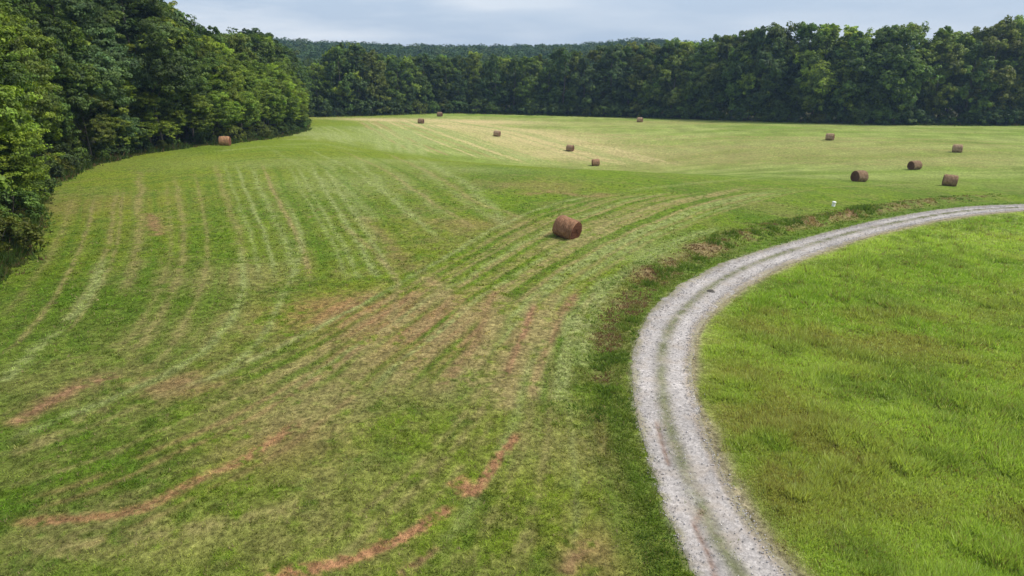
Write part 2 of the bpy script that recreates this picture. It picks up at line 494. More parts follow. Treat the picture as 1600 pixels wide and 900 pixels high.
MEADOW_BROWN = []
for px, py, r, ar, s_ in [(1270,500,4.5,.45,1.0),(1370,530,4.0,.4,.9),(1450,560,3.0,.4,.7),(1210,650,2.0,1.2,.7),(1180,600,1.4,1.6,.8),(1330,700,1.6,.8,.6),(1300,760,1.8,.8,.6),(1190,690,1.2,1.6,.7),
        (1530,780,2.0,.5,.5),(1130,620,1.0,2.0,.9),(1480,500,3,.3,.5),(1500,430,6,.3,.35),(1230,780,.9,1.6,.8)]:
    h = hit(px, py); MEADOW_BROWN.append((h[0], h[1], r, r*ar, s_))

# foot of the weedy bank outside the bend, from its measured line
BANK = resample(np.array([hit(*p) for p in spline([(945,720),(940,640),(938,590),(950,530),(975,480),(1010,440),(1060,408),(1130,378),(1200,358),(1290,342),(1370,327),(1480,312),(1600,303)], 5)]), .5)
BANKW = np.interp(np.linspace(0, 1, len(BANK)), [0, .12, .25, .6, .85, 1], [.10, .45, .9, 1.0, .6, .25])
def bank_weight(x, y, out_d, ss):
    w = np.zeros(len(x))
    k = np.where((x > BANK[:, 0].min()-4) & (x < BANK[:, 0].max()+4) & (y > BANK[:, 1].min()-4) & (y < BANK[:, 1].max()+4))[0]
    for i in range(0, len(k), 30000):
        kk = k[i:i+30000]
        d2 = (x[kk, None]-BANK[None, :, 0])**2+(y[kk, None]-BANK[None, :, 1])**2
        j_ = d2.argmin(1)
        d = np.sqrt(d2[np.arange(len(kk)), j_])
        w[kk] = np.exp(-(d/1.15)**2)*BANKW[j_]
    return w*(.35+1.1*fbm(x/2.4, y/2.4, 71, 3))

# edge of the woods
LEFT_EDGE = np.array([hit(*p) for p in [(0,415),(32,352),(60,290),(128,260),(200,243),(300,229),(350,224),(420,215),(470,203)]])
LEFT_EDGE = np.vstack([[-23, 18], [-26, 27], LEFT_EDGE, [[-58, 195], [-75, 222]]])
FAR_EDGE = np.array([hit(*p) for p in [(480,183),(540,181.5),(600,179.5),(700,176),(800,178),(900,181),(1000,183.5),(1100,186.5),(1200,190),(1300,193),(1400,195),(1500,195.5),(1600,195.5)]])
_fe = resample(FAR_EDGE, 3.0)
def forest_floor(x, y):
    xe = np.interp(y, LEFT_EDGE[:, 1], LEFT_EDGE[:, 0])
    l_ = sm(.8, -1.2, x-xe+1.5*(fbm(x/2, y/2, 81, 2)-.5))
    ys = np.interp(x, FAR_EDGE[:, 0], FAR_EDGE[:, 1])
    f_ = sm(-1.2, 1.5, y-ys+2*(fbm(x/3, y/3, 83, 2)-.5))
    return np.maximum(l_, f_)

# ------------------------------------------------------------------ materials
def new_mat(name):
    m = bpy.data.materials.new(name)
    m.use_nodes = True
    t = m.node_tree
    t.nodes.clear()
    o = t.nodes.new('ShaderNodeOutputMaterial')
    return m, t, o
def nd(t, typ, ins=None, **k):
    n = t.nodes.new(typ)
    for a, b in k.items():
        setattr(n, a, b)
    for a, b in (ins or {}).items():
        n.inputs[a].default_value = b
    return n
def noise(t, vec, scale, detail=3, rough=.6):
    n = nd(t, 'ShaderNodeTexNoise', {'Scale': scale, 'Detail': detail, 'Roughness': rough})
    t.links.new(vec, n.inputs['Vector'])
    return n.outputs['Fac']
def mrange(t, fac, a, b, c, d):
    n = nd(t, 'ShaderNodeMapRange', {'From Min': a, 'From Max': b, 'To Min': c, 'To Max': d})
    t.links.new(fac, n.inputs['Value'])
    return n.outputs[0]
def mixrgb(t, fac, a, b, typ='MIX'):
    n = nd(t, 'ShaderNodeMixRGB', blend_type=typ)
    for s_, v in ((0, fac), (1, a), (2, b)):
        if isinstance(v, (int, float)):
            n.inputs[s_].default_value = v
        elif isinstance(v, tuple):
            n.inputs[s_].default_value = (*v, 1)
        else:
            t.links.new(v, n.inputs[s_])
    return n.outputs[0]
def principled(t, o, col, rough=.9, spec=.1, normal=None):
    p = nd(t, 'ShaderNodeBsdfPrincipled', {'Roughness': rough, 'Specular IOR Level': spec})
    if isinstance(col, tuple):
        p.inputs['Base Color'].default_value = (*col, 1)
    else:
        t.links.new(col, p.inputs['Base Color'])
    if normal is not None:
        t.links.new(normal, p.inputs['Normal'])
    t.links.new(p.outputs[0], o.inputs['Surface'])
    return p

def mat_ground():
    m, t, o = new_mat('field_grass')
    at = nd(t, 'ShaderNodeAttribute', attribute_name='albedo')
    geo = nd(t, 'ShaderNodeNewGeometry')
    P = geo.outputs['Position']
    n1 = noise(t, P, 6.0, 5, .78)
    n2 = noise(t, P, 2.6, 3, .6)
    n3 = noise(t, P, 26.0, 2, .7)
    c = mixrgb(t, 1.0, at.outputs['Color'], (1, 1, 1), 'MULTIPLY')
    k1 = mrange(t, n1, .33, .67, .34, 1.72)
    k2 = mrange(t, n2, .3, .7, .66, 1.36)
    k = nd(t, 'ShaderNodeMath', operation='MULTIPLY')
    t.links.new(k1, k.inputs[0]); t.links.new(k2, k.inputs[1])
    cc = nd(t, 'ShaderNodeVectorMath', operation='SCALE')
    t.links.new(c, cc.inputs[0]); t.links.new(k.outputs[0], cc.inputs['Scale'])
    # stray dry stalks
    s1 = mrange(t, n3, .56, .68, 0, .38)
    c2 = mixrgb(t, s1, cc.outputs[0], (.32, .30, .10))
    s2 = mrange(t, noise(t, P, 14.0, 3, .7), .57, .70, 0, .6)
    c3 = mixrgb(t, s2, c2, (.050, .080, .012))
    bp = nd(t, 'ShaderNodeBump', {'Strength': 1.0, 'Distance': .2})
    t.links.new(n1, bp.inputs['Height'])
    principled(t, o, c3, .95, .05, bp.outputs[0])
    return m

def mat_road():
    m, t, o = new_mat('gravel')
    at = nd(t, 'ShaderNodeAttribute', attribute_name='albedo')
    geo = nd(t, 'ShaderNodeNewGeometry')
    P = geo.outputs['Position']
    vo = nd(t, 'ShaderNodeTexVoronoi', {'Scale': 14.0})
    t.links.new(P, vo.inputs['Vector'])
    n1 = noise(t, P, 7.0, 4, .7)
    n2 = noise(t, P, 1.4, 3, .6)
    k1 = mrange(t, n1, .32, .68, .76, 1.2)
    bw = nd(t, 'ShaderNodeSeparateColor'); t.links.new(vo.outputs['Color'], bw.inputs[0])
    k2 = mrange(t, bw.outputs[0], 0, 1, .78, 1.2)
    k = nd(t, 'ShaderNodeMath', operation='MULTIPLY')
    t.links.new(k1, k.inputs[0]); t.links.new(k2, k.inputs[1])
    cc = nd(t, 'ShaderNodeVectorMath', operation='SCALE')
    t.links.new(at.outputs['Color'], cc.inputs[0]); t.links.new(k.outputs[0], cc.inputs['Scale'])
    c2 = mixrgb(t, mrange(t, n2, .5, .66, 0, .35), cc.outputs[0], (.34, .28, .22))
    bp = nd(t, 'ShaderNodeBump', {'Strength': .7, 'Distance': .05})
    t.links.new(k.outputs[0], bp.inputs['Height'])
    principled(t, o, c2, .9, .15, bp.outputs[0])
    return m

def mat_leaf(name, tone_attr=True, trans=.32, spec=.25):
    m, t, o = new_mat(name)
    at = nd(t, 'ShaderNodeAttribute', attribute_name='tint')
    if tone_attr:
        oi = nd(t, 'ShaderNodeObjectInfo')
        c = mixrgb(t, 1.0, at.outputs['Color'], oi.outputs['Color'], 'MULTIPLY')
    else:
        c = at.outputs['Color']
    p = nd(t, 'ShaderNodeBsdfPrincipled', {'Roughness': .6, 'Specular IOR Level': spec})
    t.links.new(c, p.inputs['Base Color'])
    tr = nd(t, 'ShaderNodeBsdfTranslucent')
    c2 = mixrgb(t, 1.0, c, (1.25, 1.35, .7), 'MULTIPLY')
    t.links.new(c2, tr.inputs['Color'])
    mx = nd(t, 'ShaderNodeMixShader', {0: trans})
    t.links.new(p.outputs[0], mx.inputs[1]); t.links.new(tr.outputs[0], mx.inputs[2])
    t.links.new(mx.outputs[0], o.inputs['Surface'])
    return m

def mat_bark():
    m, t, o = new_mat('bark')
    tcn = nd(t, 'ShaderNodeTexCoord')
    mp_ = nd(t, 'ShaderNodeMapping'); mp_.inputs['Scale'].default_value = (6, 6, 1)
    t.links.new(tcn.outputs['Object'], mp_.inputs[0])
    n = noise(t, mp_.outputs[0], 3, 4, .7)
    c = mixrgb(t, mrange(t, n, .35, .65, 0, 1), (.06, .05, .04), (.19, .17, .14))
    bp = nd(t, 'ShaderNodeBump', {'Strength': .8, 'Distance': .04}); t.links.new(n, bp.inputs['Height'])
    principled(t, o, c, .9, .1, bp.outputs[0])
    return m

def mat_hay(name, a, b, spiral=False):
    m, t, o = new_mat(name)
    tcn = nd(t, 'ShaderNodeTexCoord')
    oi = nd(t, 'ShaderNodeObjectInfo')
    if spiral:      # rolled layers seen on the end
        w = nd(t, 'ShaderNodeTexWave', {'Scale': 3.0, 'Distortion': 2.5, 'Detail': 3, 'Detail Scale': 2.0}, wave_type='RINGS', rings_direction='X')
        t.links.new(tcn.outputs['Object'], w.inputs['Vector'])
        base = mixrgb(t, mrange(t, w.outputs['Fac'], .2, .8, 0, 1), a, b)
        mp_ = nd(t, 'ShaderNodeMapping'); mp_.inputs['Scale'].default_value = (4, 1, 1)
    else:           # straw wrapped round the roll
        mp_ = nd(t, 'ShaderNodeMapping'); mp_.inputs['Scale'].default_value = (7, 1.2, 1.2)
        t.links.new(tcn.outputs['Object'], mp_.inputs[0])
        n0 = noise(t, mp_.outputs[0], 3.2, 5, .75)
        base = mixrgb(t, mrange(t, n0, .36, .66, 0, 1), a, b)
    n = noise(t, tcn.outputs['Object'], 26, 4, .75)
    c = mixrgb(t, mrange(t, n, .52, .72, 0, .6), base, (.36, .22, .13))
    c = mixrgb(t, mrange(t, noise(t, tcn.outputs['Object'], 13, 3, .7), .56, .72, 0, .7), c, (.05, .026, .018))
    c = mixrgb(t, mrange(t, noise(t, tcn.outputs['Object'], 3.5, 4, .7), .42, .66, 0, .6), c, (.085, .040, .026))
    c = mixrgb(t, 1.0, c, oi.outputs['Color'], 'MULTIPLY')
    bp = nd(t, 'ShaderNodeBump', {'Strength': 1.0, 'Distance': .06}); t.links.new(n, bp.inputs['Height'])
    principled(t, o, c, .95, .05, bp.outputs[0])
    return m
def mat_plain(name, col, rough=.7, spec=.3, n_amt=.25, scale=8):
    m, t, o = new_mat(name)
    tcn = nd(t, 'ShaderNodeTexCoord')
    n = noise(t, tcn.outputs['Object'], scale, 4, .6)
    k = mrange(t, n, .3, .7, 1-n_amt, 1+n_amt)
    cc = nd(t, 'ShaderNodeVectorMath', operation='SCALE')
    cc.inputs[0].default_value = col
    t.links.new(k, cc.inputs['Scale'])
    principled(t, o, cc.outputs[0], rough, spec)
    return m

M_GROUND = mat_ground(); M_ROAD = mat_road(); M_LEAF = mat_leaf('leaves'); M_BARK = mat_bark()
M_GRASS = mat_leaf('grass_blades', False, .40, .05)
M_FARLEAF = mat_leaf('far_leaves', False, .2, .1)
M_HAY = mat_hay('rolled_hay', (.245, .150, .088), (.50, .36, .22))
M_HAYEND = mat_hay('rolled_hay_end', (.085, .045, .030), (.17, .095, .060), True)  # darker than the side: shade on the end faces put into the colour

# ------------------------------------------------------------------ ground: rings that widen with distance
ang = np.concatenate([np.linspace(-180, -62, 26, endpoint=False), np.linspace(-62, -46, 50, endpoint=False),
                      np.linspace(-46, 46, 900, endpoint=False), np.linspace(46, 62, 50, endpoint=False), np.linspace(62, 180, 27)])
ang = np.radians(ang)[:-1]
ang = np.r_[ang]
rad = np.concatenate([np.linspace(.05, 9.5, 8, endpoint=False), 9.5*np.exp(np.linspace(0, math.log(270/9.5), 760)),
                      270*np.exp(np.linspace(.02, math.log(1500/270), 60))])
A_, R_ = np.meshgrid(ang, rad)
gx = (R_*np.sin(A_)).ravel(); gy = (R_*np.cos(A_)).ravel()
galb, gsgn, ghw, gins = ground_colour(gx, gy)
def micro(x, y, ins):
    r = .16*(fbm(x/5, y/5, 91, 3)-.5)+(.09+.16*ins)*(fbm(x/.9, y/.9, 93, 3)-.5)+.5*ins*(fbm(x/7, y/7, 95, 2)-.5)
    return r*sm(190, 120, np.hypot(x, y))
def height(x, y):
    """ground surface: the slope, small bumps, the ditch and the cut of the track"""
    x = np.asarray(x, float).ravel(); y = np.asarray(y, float).ravel()
    sgn, hw, ss = road_coords(x, y)
    ins = side_of_track(x, y)
    z = H0(x, y)
    q = np.abs(sgn)-hw
    fade = sm(0.1, 2.5, q)
    z = z+micro(x, y, ins)*fade
    bw = bank_weight(x, y, sgn-hw, ss)
    z = z+.25*bw*fade-.20*np.exp(-((sgn-hw-1.7)/.8)**2)*(ins < .5)*(np.abs(sgn) < 90)*np.clip(bw*2.0+.2, 0, 1)
    return z, q
gz, gq = height(gx, gy)
gz = gz-.10*sm(-.03, -.30, gq)
na, nr = len(ang), len(rad)
i0 = np.arange(nr-1)[:, None]*na+np.arange(na)[None]
i1 = np.arange(nr-1)[:, None]*na+(np.arange(na)[None]+1) % na
quads = np.stack([i0, i1, i1+na, i0+na], -1).reshape(-1, 4)[:, ::-1]
V = np.stack([gx, gy, gz], 1)
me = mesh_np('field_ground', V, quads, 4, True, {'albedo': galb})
# close the hole under the drone
add('ground', me, M_GROUND, kind='structure', label='mown hay field with curved swaths, dry stubble and bare red soil tracks')
del V, quads

# ------------------------------------------------------------------ track surface
NU = 34
s_new = np.arange(0, RS[-1], .14)
cc_ = np.stack([np.interp(s_new, RS, cen[:, k]) for k in (0, 1)], 1)
nn_ = np.stack([np.interp(s_new, RS, nor[:, k]) for k in (0, 1)], 1)
ww_ = np.interp(s_new, RS, wid)/2
u = np.linspace(-1, 1, NU)
el = ww_*(1+.13*(fbm(s_new/.35, s_new*0, 101, 3)-.5)*2+.22*(fbm(s_new/3, s_new*0, 103, 2)-.5)*2)
er = ww_*(1+.16*(fbm(s_new/.35, s_new*0+9, 105, 3)-.5)*2+.26*(fbm(s_new/3, s_new*0+5, 107, 2)-.5)*2)
el = np.maximum(el, ww_*.985); er = np.maximum(er, ww_*.985)
wl = np.where(u[None] > 0, el[:, None], er[:, None])*u[None]
rx = (cc_[:, None, 0]+nn_[:, None, 0]*wl).ravel(); ry = (cc_[:, None, 1]+nn_[:, None, 1]*wl).ravel()
U = np.broadcast_to(u[None], wl.shape).ravel(); Sx = np.broadcast_to(s_new[:, None], wl.shape).ravel()
rz = H0(rx, ry)+.028
rag = fbm(rx*2.2, ry*2.2, 111, 4, .65)
lat = (U*np.repeat(ww_, NU))
drift = .12*(fbm(Sx/9, Sx*0, 113, 2)-.5)*2
rut = np.exp(-((lat-.60-drift)/.34)**4)+np.exp(-((lat+.60-drift)/.36)**4)
rz = rz-.024*rut*(np.abs(U) < .93)+.02*(rag-.5)-.022*(np.abs(U) > .99)
stone = np.array((.385, .355, .335)); dark = np.array((.225, .205, .165)); sand = np.array((.36, .285, .215)); redd = np.array((.30, .20, .15))
c = stone[None]*(.85+.3*rag)[:, None]
t = np.clip(1-rut, 0, 1)[:, None]*sm(.15, .55, rag)[:, None]*.8
c = c*(1-t)+dark[None]*t
# sandy inner edge and dull middle
t = (sm(-.62, -.9, U)*sm(.3, .55, rag+.08)*.85)[:, None]
c = c*(1-t)+sand[None]*t
t = (sm(.72, .95, U)*sm(.35, .6, rag)*.5)[:, None]
c = c*(1-t)+sand[None]*t
mids = np.array([hit(*p) for p in [(1130,850),(1035,620)]])
t = (np.exp(-((lat-drift-.03)/.17)**2)*(.35+.65*sm(.30, .62, fbm(rx*1.1, ry*1.1, 117, 3)*.5+rag*.5)))[:, None]*.85
c = c*(1-t)+np.array((.150, .160, .075))[None]*t
# a wet reddish groove low in the outer rut
gr = resample(np.array([hit(*p) for p in [(1118,900),(1108,868),(1092,835),(1084,818),(1096,800)]]), .1)
gr2 = resample(np.array([hit(*p) for p in [(1044,725),(1034,690),(1026,660)]]), .1)
gg = np.vstack([gr, gr2])
k = np.where(ry < gg[:, 1].max()+1)[0]
dg = np.sqrt(((rx[k, None]-gg[None, :, 0])**2+(ry[k, None]-gg[None, :, 1])**2).min(1))
t = (np.exp(-(dg/.075)**2)*.9)[:, None]
c[k] = c[k]*(1-t)+np.array((.20, .125, .09))[None]*t
rz[k] -= .03*np.exp(-(dg/.10)**2)
t = (sm(.70, 1.0, np.abs(U)+.5*(rag-.5))*.75)[:, None]
c = c*(1-t)+np.array((.20, .195, .11))[None]*t
c *= (.70+.56*fbm(rx/2.0, ry/2.0, 119, 4, .6))[:, None]
ns = len(s_new)
b0 = np.arange(ns-1)[:, None]*NU+np.arange(NU-1)[None]
quads = np.stack([b0, b0+1, b0+NU+1, b0+NU], -1).reshape(-1, 4)
me = mesh_np('track', np.stack([rx, ry, rz], 1), quads, 4, True, {'albedo': c})
add('gravel_track', me, M_ROAD, kind='structure', label='pale two-rut gravel track curving round the meadow')

# ------------------------------------------------------------------ grass: blades in tufts, as one mass each
def tufts(name, x, y, n_bl, hgt, spread, wid_, cols, seed, lean=.5, zoff=0.0):
    """x, y tuft centres; hgt (n,), cols (n,3)"""
    r = np.random.RandomState(seed)
    n = len(x)
    z, q = height(x, y)
    N = n*n_bl
    X = np.repeat(x, n_bl); Y = np.repeat(y, n_bl); Z = np.repeat(z, n_bl)-.02+zoff
    hh = np.repeat(hgt, n_bl)*(.6+.7*r.rand(N))
    sp = np.repeat(spread, n_bl)
    a = r.rand(N)*2*np.pi
    rr = np.sqrt(r.rand(N))*sp
    bx_ = X+np.cos(a)*rr; by_ = Y+np.sin(a)*rr
    a2 = a+r.randn(N)*.9
    ln = lean*hh*(.3+r.rand(N))
    tx = bx_+np.cos(a2)*ln; ty = by_+np.sin(a2)*ln; tz = Z+hh
    w = np.repeat(wid_, n_bl)*(.6+.8*r.rand(N))
    a3 = r.rand(N)*np.pi
    wx = np.cos(a3)*w; wy = np.sin(a3)*w
    V = np.empty((N, 3, 3), np.float32)
    V[:, 0] = np.stack([bx_-wx, by_-wy, Z], 1)
    V[:, 1] = np.stack([bx_+wx, by_+wy, Z], 1)
    V[:, 2] = np.stack([tx, ty, tz], 1)
    Fq = np.arange(N*3).reshape(N, 3)
    C = np.repeat(cols, n_bl, 0)*(.7+.6*r.rand(N))[:, None]
    me = mesh_np(name, V.reshape(-1, 3), Fq, 3, False, None, {'tint': C})
    return me
rs = np.random.RandomState(11)
def scatter(n, r0, r1, a0=-44, a1=44, powr=0.0):
    """more per square metre close by, fewer far off"""
    t_ = rs.rand(n)
    r = r0*np.exp(t_*math.log(r1/r0))
    a = np.radians(a0+(a1-a0)*rs.rand(n))
    return r*np.sin(a), r*np.cos(a)
# mown field
x, y = scatter(150000, 10.5, 75)
al, sg, hw, ins = ground_colour(x, y)
keep = (ins < .5) & (np.abs(sg)-hw > .05) & (forest_floor(x, y) < .4)
green = al[:, 1]-al[:, 0]
keep &= (rs.rand(len(x)) < np.clip(.25+green*9, .10, 1)*sm(80, 26, np.hypot(x, y))*.75)
x, y, al = x[keep], y[keep], al[keep]
rr_ = np.hypot(x, y)
dry = rs.rand(len(x)) < .10
colt = al*1.25*(.55+.9*sm(.3, .7, fbm(x/.55, y/.55, 151, 2)))[:, None]
colt[dry] = np.array((.27, .22, .11))*(.7+.6*rs.rand(dry.sum()))[:, None]
add('mown_grass', tufts('mown_grass', x, y, 4, .05+.06*rs.rand(len(x))*np.clip(rr_/25, .8, 1.6), .04+.04*rr_/30, .010+.00045*rr_, colt, 1, .8),
    M_GRASS, kind='stuff', category='grass', label='short mown grass and dry stalks all over the hay field')
# uncut meadow
x, y = scatter(210000, 11.0, 85, 4, 44)
al, sg, hw, ins = ground_colour(x, y)
keep = (ins > .5) & (np.abs(sg)-hw > .25) & (rs.rand(len(x)) < .25+.75*sm(85, 40, np.hypot(x, y)))
x, y, al, sg, hw = x[keep], y[keep], al[keep], sg[keep], hw[keep]
rr_ = np.hypot(x, y)
clump = fbm(x/1.1, y/1.1, 131, 3, .6)
big = sm(.45, .75, clump)*.22+.09+.05*rs.rand(len(x))
big *= sm(.1, 1.6, np.abs(sg)-hw)*.75+.25
colt = al*1.45
lt = rs.rand(len(x)) < .13
colt[lt] = np.array((.46, .52, .18))
dry = rs.rand(len(x)) < .07
colt[dry] = np.array((.25, .19, .08))
add('meadow_grass', tufts('meadow_grass', x, y, 5, big, .06+.06*rr_/30, .010+.0005*rr_, colt, 2, .6),
    M_GRASS, kind='stuff', category='grass', label='long bright green uncut grass inside the bend of the track')
# weeds on the bank, grass on verges and along the middle of the track
x, y = scatter(120000, 12.0, 95, 2, 44)
al, sg, hw, ins = ground_colour(x, y)
bw = bank_weight(x, y, sg-hw, 0)
vg = np.exp(-((sg-hw-.55)/.5)**2)
keep = (ins < .5) & (np.abs(sg)-hw > .02) & (rs.rand(len(x)) < np.clip(bw*.9+vg*.35, 0, 1))
x, y, al, bw, vg = x[keep], y[keep], al[keep], bw[keep], vg[keep]
rr_ = np.hypot(x, y)
q = fbm(x/1.0, y/1.0, 141, 3, .6)
hg = .06+.05*rs.rand(len(x))+bw*.24*sm(.4, .7, q)
colt = al*1.2
colt[q > .60] = np.array((.115, .175, .032)); kk = (q < .44) & (bw > .3); colt[kk] = np.array((.20, .12, .075))
add('bank_weeds', tufts('bank_weeds', x, y, 6, hg, .07+.05*rr_/30, .014+.0006*rr_, colt, 3, .7),
    M_GRASS, kind='stuff', category='weeds', label='brown and dark green weeds on the ditch bank outside the bend of the track')
x, y = None, None
ex = resample(LEFT_EDGE, .5); fx_ = resample(FAR_EDGE, .8)
P1 = np.repeat(ex, 110, 0); P1 = P1+rs.randn(len(P1), 2)*np.array([.55, .4])+np.array([.1, 0])
P2 = np.repeat(fx_, 45, 0); P2 = P2+rs.randn(len(P2), 2)*np.array([.8, 1.1])
PP = np.vstack([P1, P2]); kk = fbm(PP[:, 0]/1.5, PP[:, 1]/1.5, 161, 3) > .40; PP = PP[kk]
ql = fbm(PP[:, 0]/1.2, PP[:, 1]/1.2, 163, 3)
hg = .15+.75*sm(.4, .75, ql)*rs.rand(len(PP))
colt = np.where((ql > .52)[:, None], np.array((.075, .120, .026)), np.array((.120, .140, .040)))*(.7+.6*rs.rand(len(PP)))[:, None]
kk = rs.rand(len(PP)) < .16; colt[kk] = np.array((.16, .105, .06))
add('edge_weeds', tufts('edge_weeds', PP[:, 0], PP[:, 1], 6, hg, .12+.002*np.hypot(PP[:, 0], PP[:, 1]), .03+.0004*np.hypot(PP[:, 0], PP[:, 1]), colt, 5, .6),
    M_GRASS, kind='stuff', category='weeds', label='ragged tall weeds where the mown field meets the foot of the woods')
m_ = 8000
sR = rs.rand(m_)*(RS[-1]*.85)
cx_ = np.interp(sR, RS, cen[:, 0]); cy_ = np.interp(sR, RS, cen[:, 1]); nx_ = np.interp(sR, RS, nor[:, 0]); ny_ = np.interp(sR, RS, nor[:, 1])
dft = .12*(fbm(sR/9, sR*0, 113, 2)-.5)*2+.03
off = dft+rs.randn(m_)*.12
x = cx_+nx_*off; y = cy_+ny_*off
keep = fbm(x*1.1, y*1.1, 117, 3) > .47
x, y = x[keep], y[keep]
rr_ = np.hypot(x, y)
colt = np.where((rs.rand(len(x)) < .35)[:, None], np.array((.28, .25, .15)), np.array((.14, .185, .05)))
add('track_grass', tufts('track_grass', x, y, 4, np.full(len(x), .07), .05+.02*rr_/30, .009+.0004*rr_, colt, 4, .9),
    M_GRASS, kind='stuff', category='grass', label='thin grass growing along the middle of the gravel track')

# loose gravel lying on the track
m_ = 17000
sR = 6+rs.rand(m_)**1.5*(RS[-1]*.55)
cx_ = np.interp(sR, RS, cen[:, 0]); cy_ = np.interp(sR, RS, cen[:, 1]); nx_ = np.interp(sR, RS, nor[:, 0]); ny_ = np.interp(sR, RS, nor[:, 1])
hw_ = np.interp(sR, RS, wid)/2
off = (rs.rand(m_)*2-1)*hw_*1.08
off = np.where(rs.rand(m_) < .45, np.sign(off)*(.92+.12*rs.randn(m_)), off)
gx_ = cx_+nx_*off; gy_ = cy_+ny_*off
gzz = H0(gx_, gy_)+.03
sz_ = (.008+.016*rs.rand(m_)**2)*(1+np.hypot(gx_, gy_)/60)
oct_ = np.array([(1,0,0),(0,1,0),(-1,0,0),(0,-1,0),(0,0,.7),(0,0,-.5)], float)
Vg = oct_[None]*sz_[:, None, None]*(.7+.6*rs.rand(m_, 6, 1))
ca, sa = np.cos(rs.rand(m_)*6.28), np.sin(rs.rand(m_)*6.28)
nn2 = np.hypot(ca, sa); ca /= nn2; sa /= nn2
Vg = np.stack([Vg[..., 0]*ca[:, None]-Vg[..., 1]*sa[:, None], Vg[..., 0]*sa[:, None]+Vg[..., 1]*ca[:, None], Vg[..., 2]], -1)+np.stack([gx_, gy_, gzz], 1)[:, None]
ft = np.array([(0,1,4),(1,2,4),(2,3,4),(3,0,4),(1,0,5),(2,1,5),(3,2,5),(0,3,5)])
Fg = (np.arange(m_)[:, None, None]*6+ft[None]).reshape(-1, 3)
tg_ = np.array((.42, .395, .39))[None]*(.72+.62*rs.rand(m_))[:, None]
me = mesh_np('loose_gravel', Vg.reshape(-1, 3), Fg, 3, False, {'albedo': np.repeat(tg_, 6, 0)})
add('loose_gravel', me, M_ROAD, kind='stuff', category='gravel', label='loose grey stones scattered on the ruts and edges of the track')

# ------------------------------------------------------------------ trees
def tube(pts, rads, sides=7):
    V = []; Fq = []
    pts = [Vector(p) for p in pts]
    for i, p in enumerate(pts):
        d = (pts[min(i+1, len(pts)-1)]-pts[max(i-1, 0)]).normalized()
        a = d.orthogonal().normalized(); b = d.cross(a)
        for k in range(sides):
            t_ = 2*math.pi*k/sides
            V.append(p+(a*math.cos(t_)+b*math.sin(t_))*rads[i])
    for i in range(len(pts)-1):
        for k in range(sides):
            k2 = (k+1) % sides
            Fq.append((i*sides+k, i*sides+k2, (i+1)*sides+k2, (i+1)*sides+k))
    return np.array([tuple(v) for v in V]), np.array(Fq)
def join(parts):
    V = []; Fq = []; n = 0
    for v, f in parts:
        V.append(v); Fq.append(f+n); n += len(v)
    return np.vstack(V), np.vstack(Fq)

def leaves_mesh(name, cen_, nrm, size, rgb, r, aspect=1.5):
    """rhombic leaf sprays, slightly folded"""
    n = len(cen_)
    nrm = nrm/np.linalg.norm(nrm, axis=1)[:, None]
    a = np.cross(nrm, r.randn(n, 3)); a /= np.linalg.norm(a, axis=1)[:, None]
    b = np.cross(nrm, a)
    L_ = size[:, None]*.5
    V = np.empty((n, 4, 3), np.float32)
    V[:, 0] = cen_-a*L_*aspect*.8-nrm*L_*.25
    V[:, 1] = cen_+b*L_*.62
    V[:, 2] = cen_+a*L_*aspect*.8-nrm*L_*.30
    V[:, 3] = cen_-b*L_*.62
    return mesh_np(name, V.reshape(-1, 3), np.arange(n*4).reshape(n, 4), 4, False, None, {'tint': rgb})

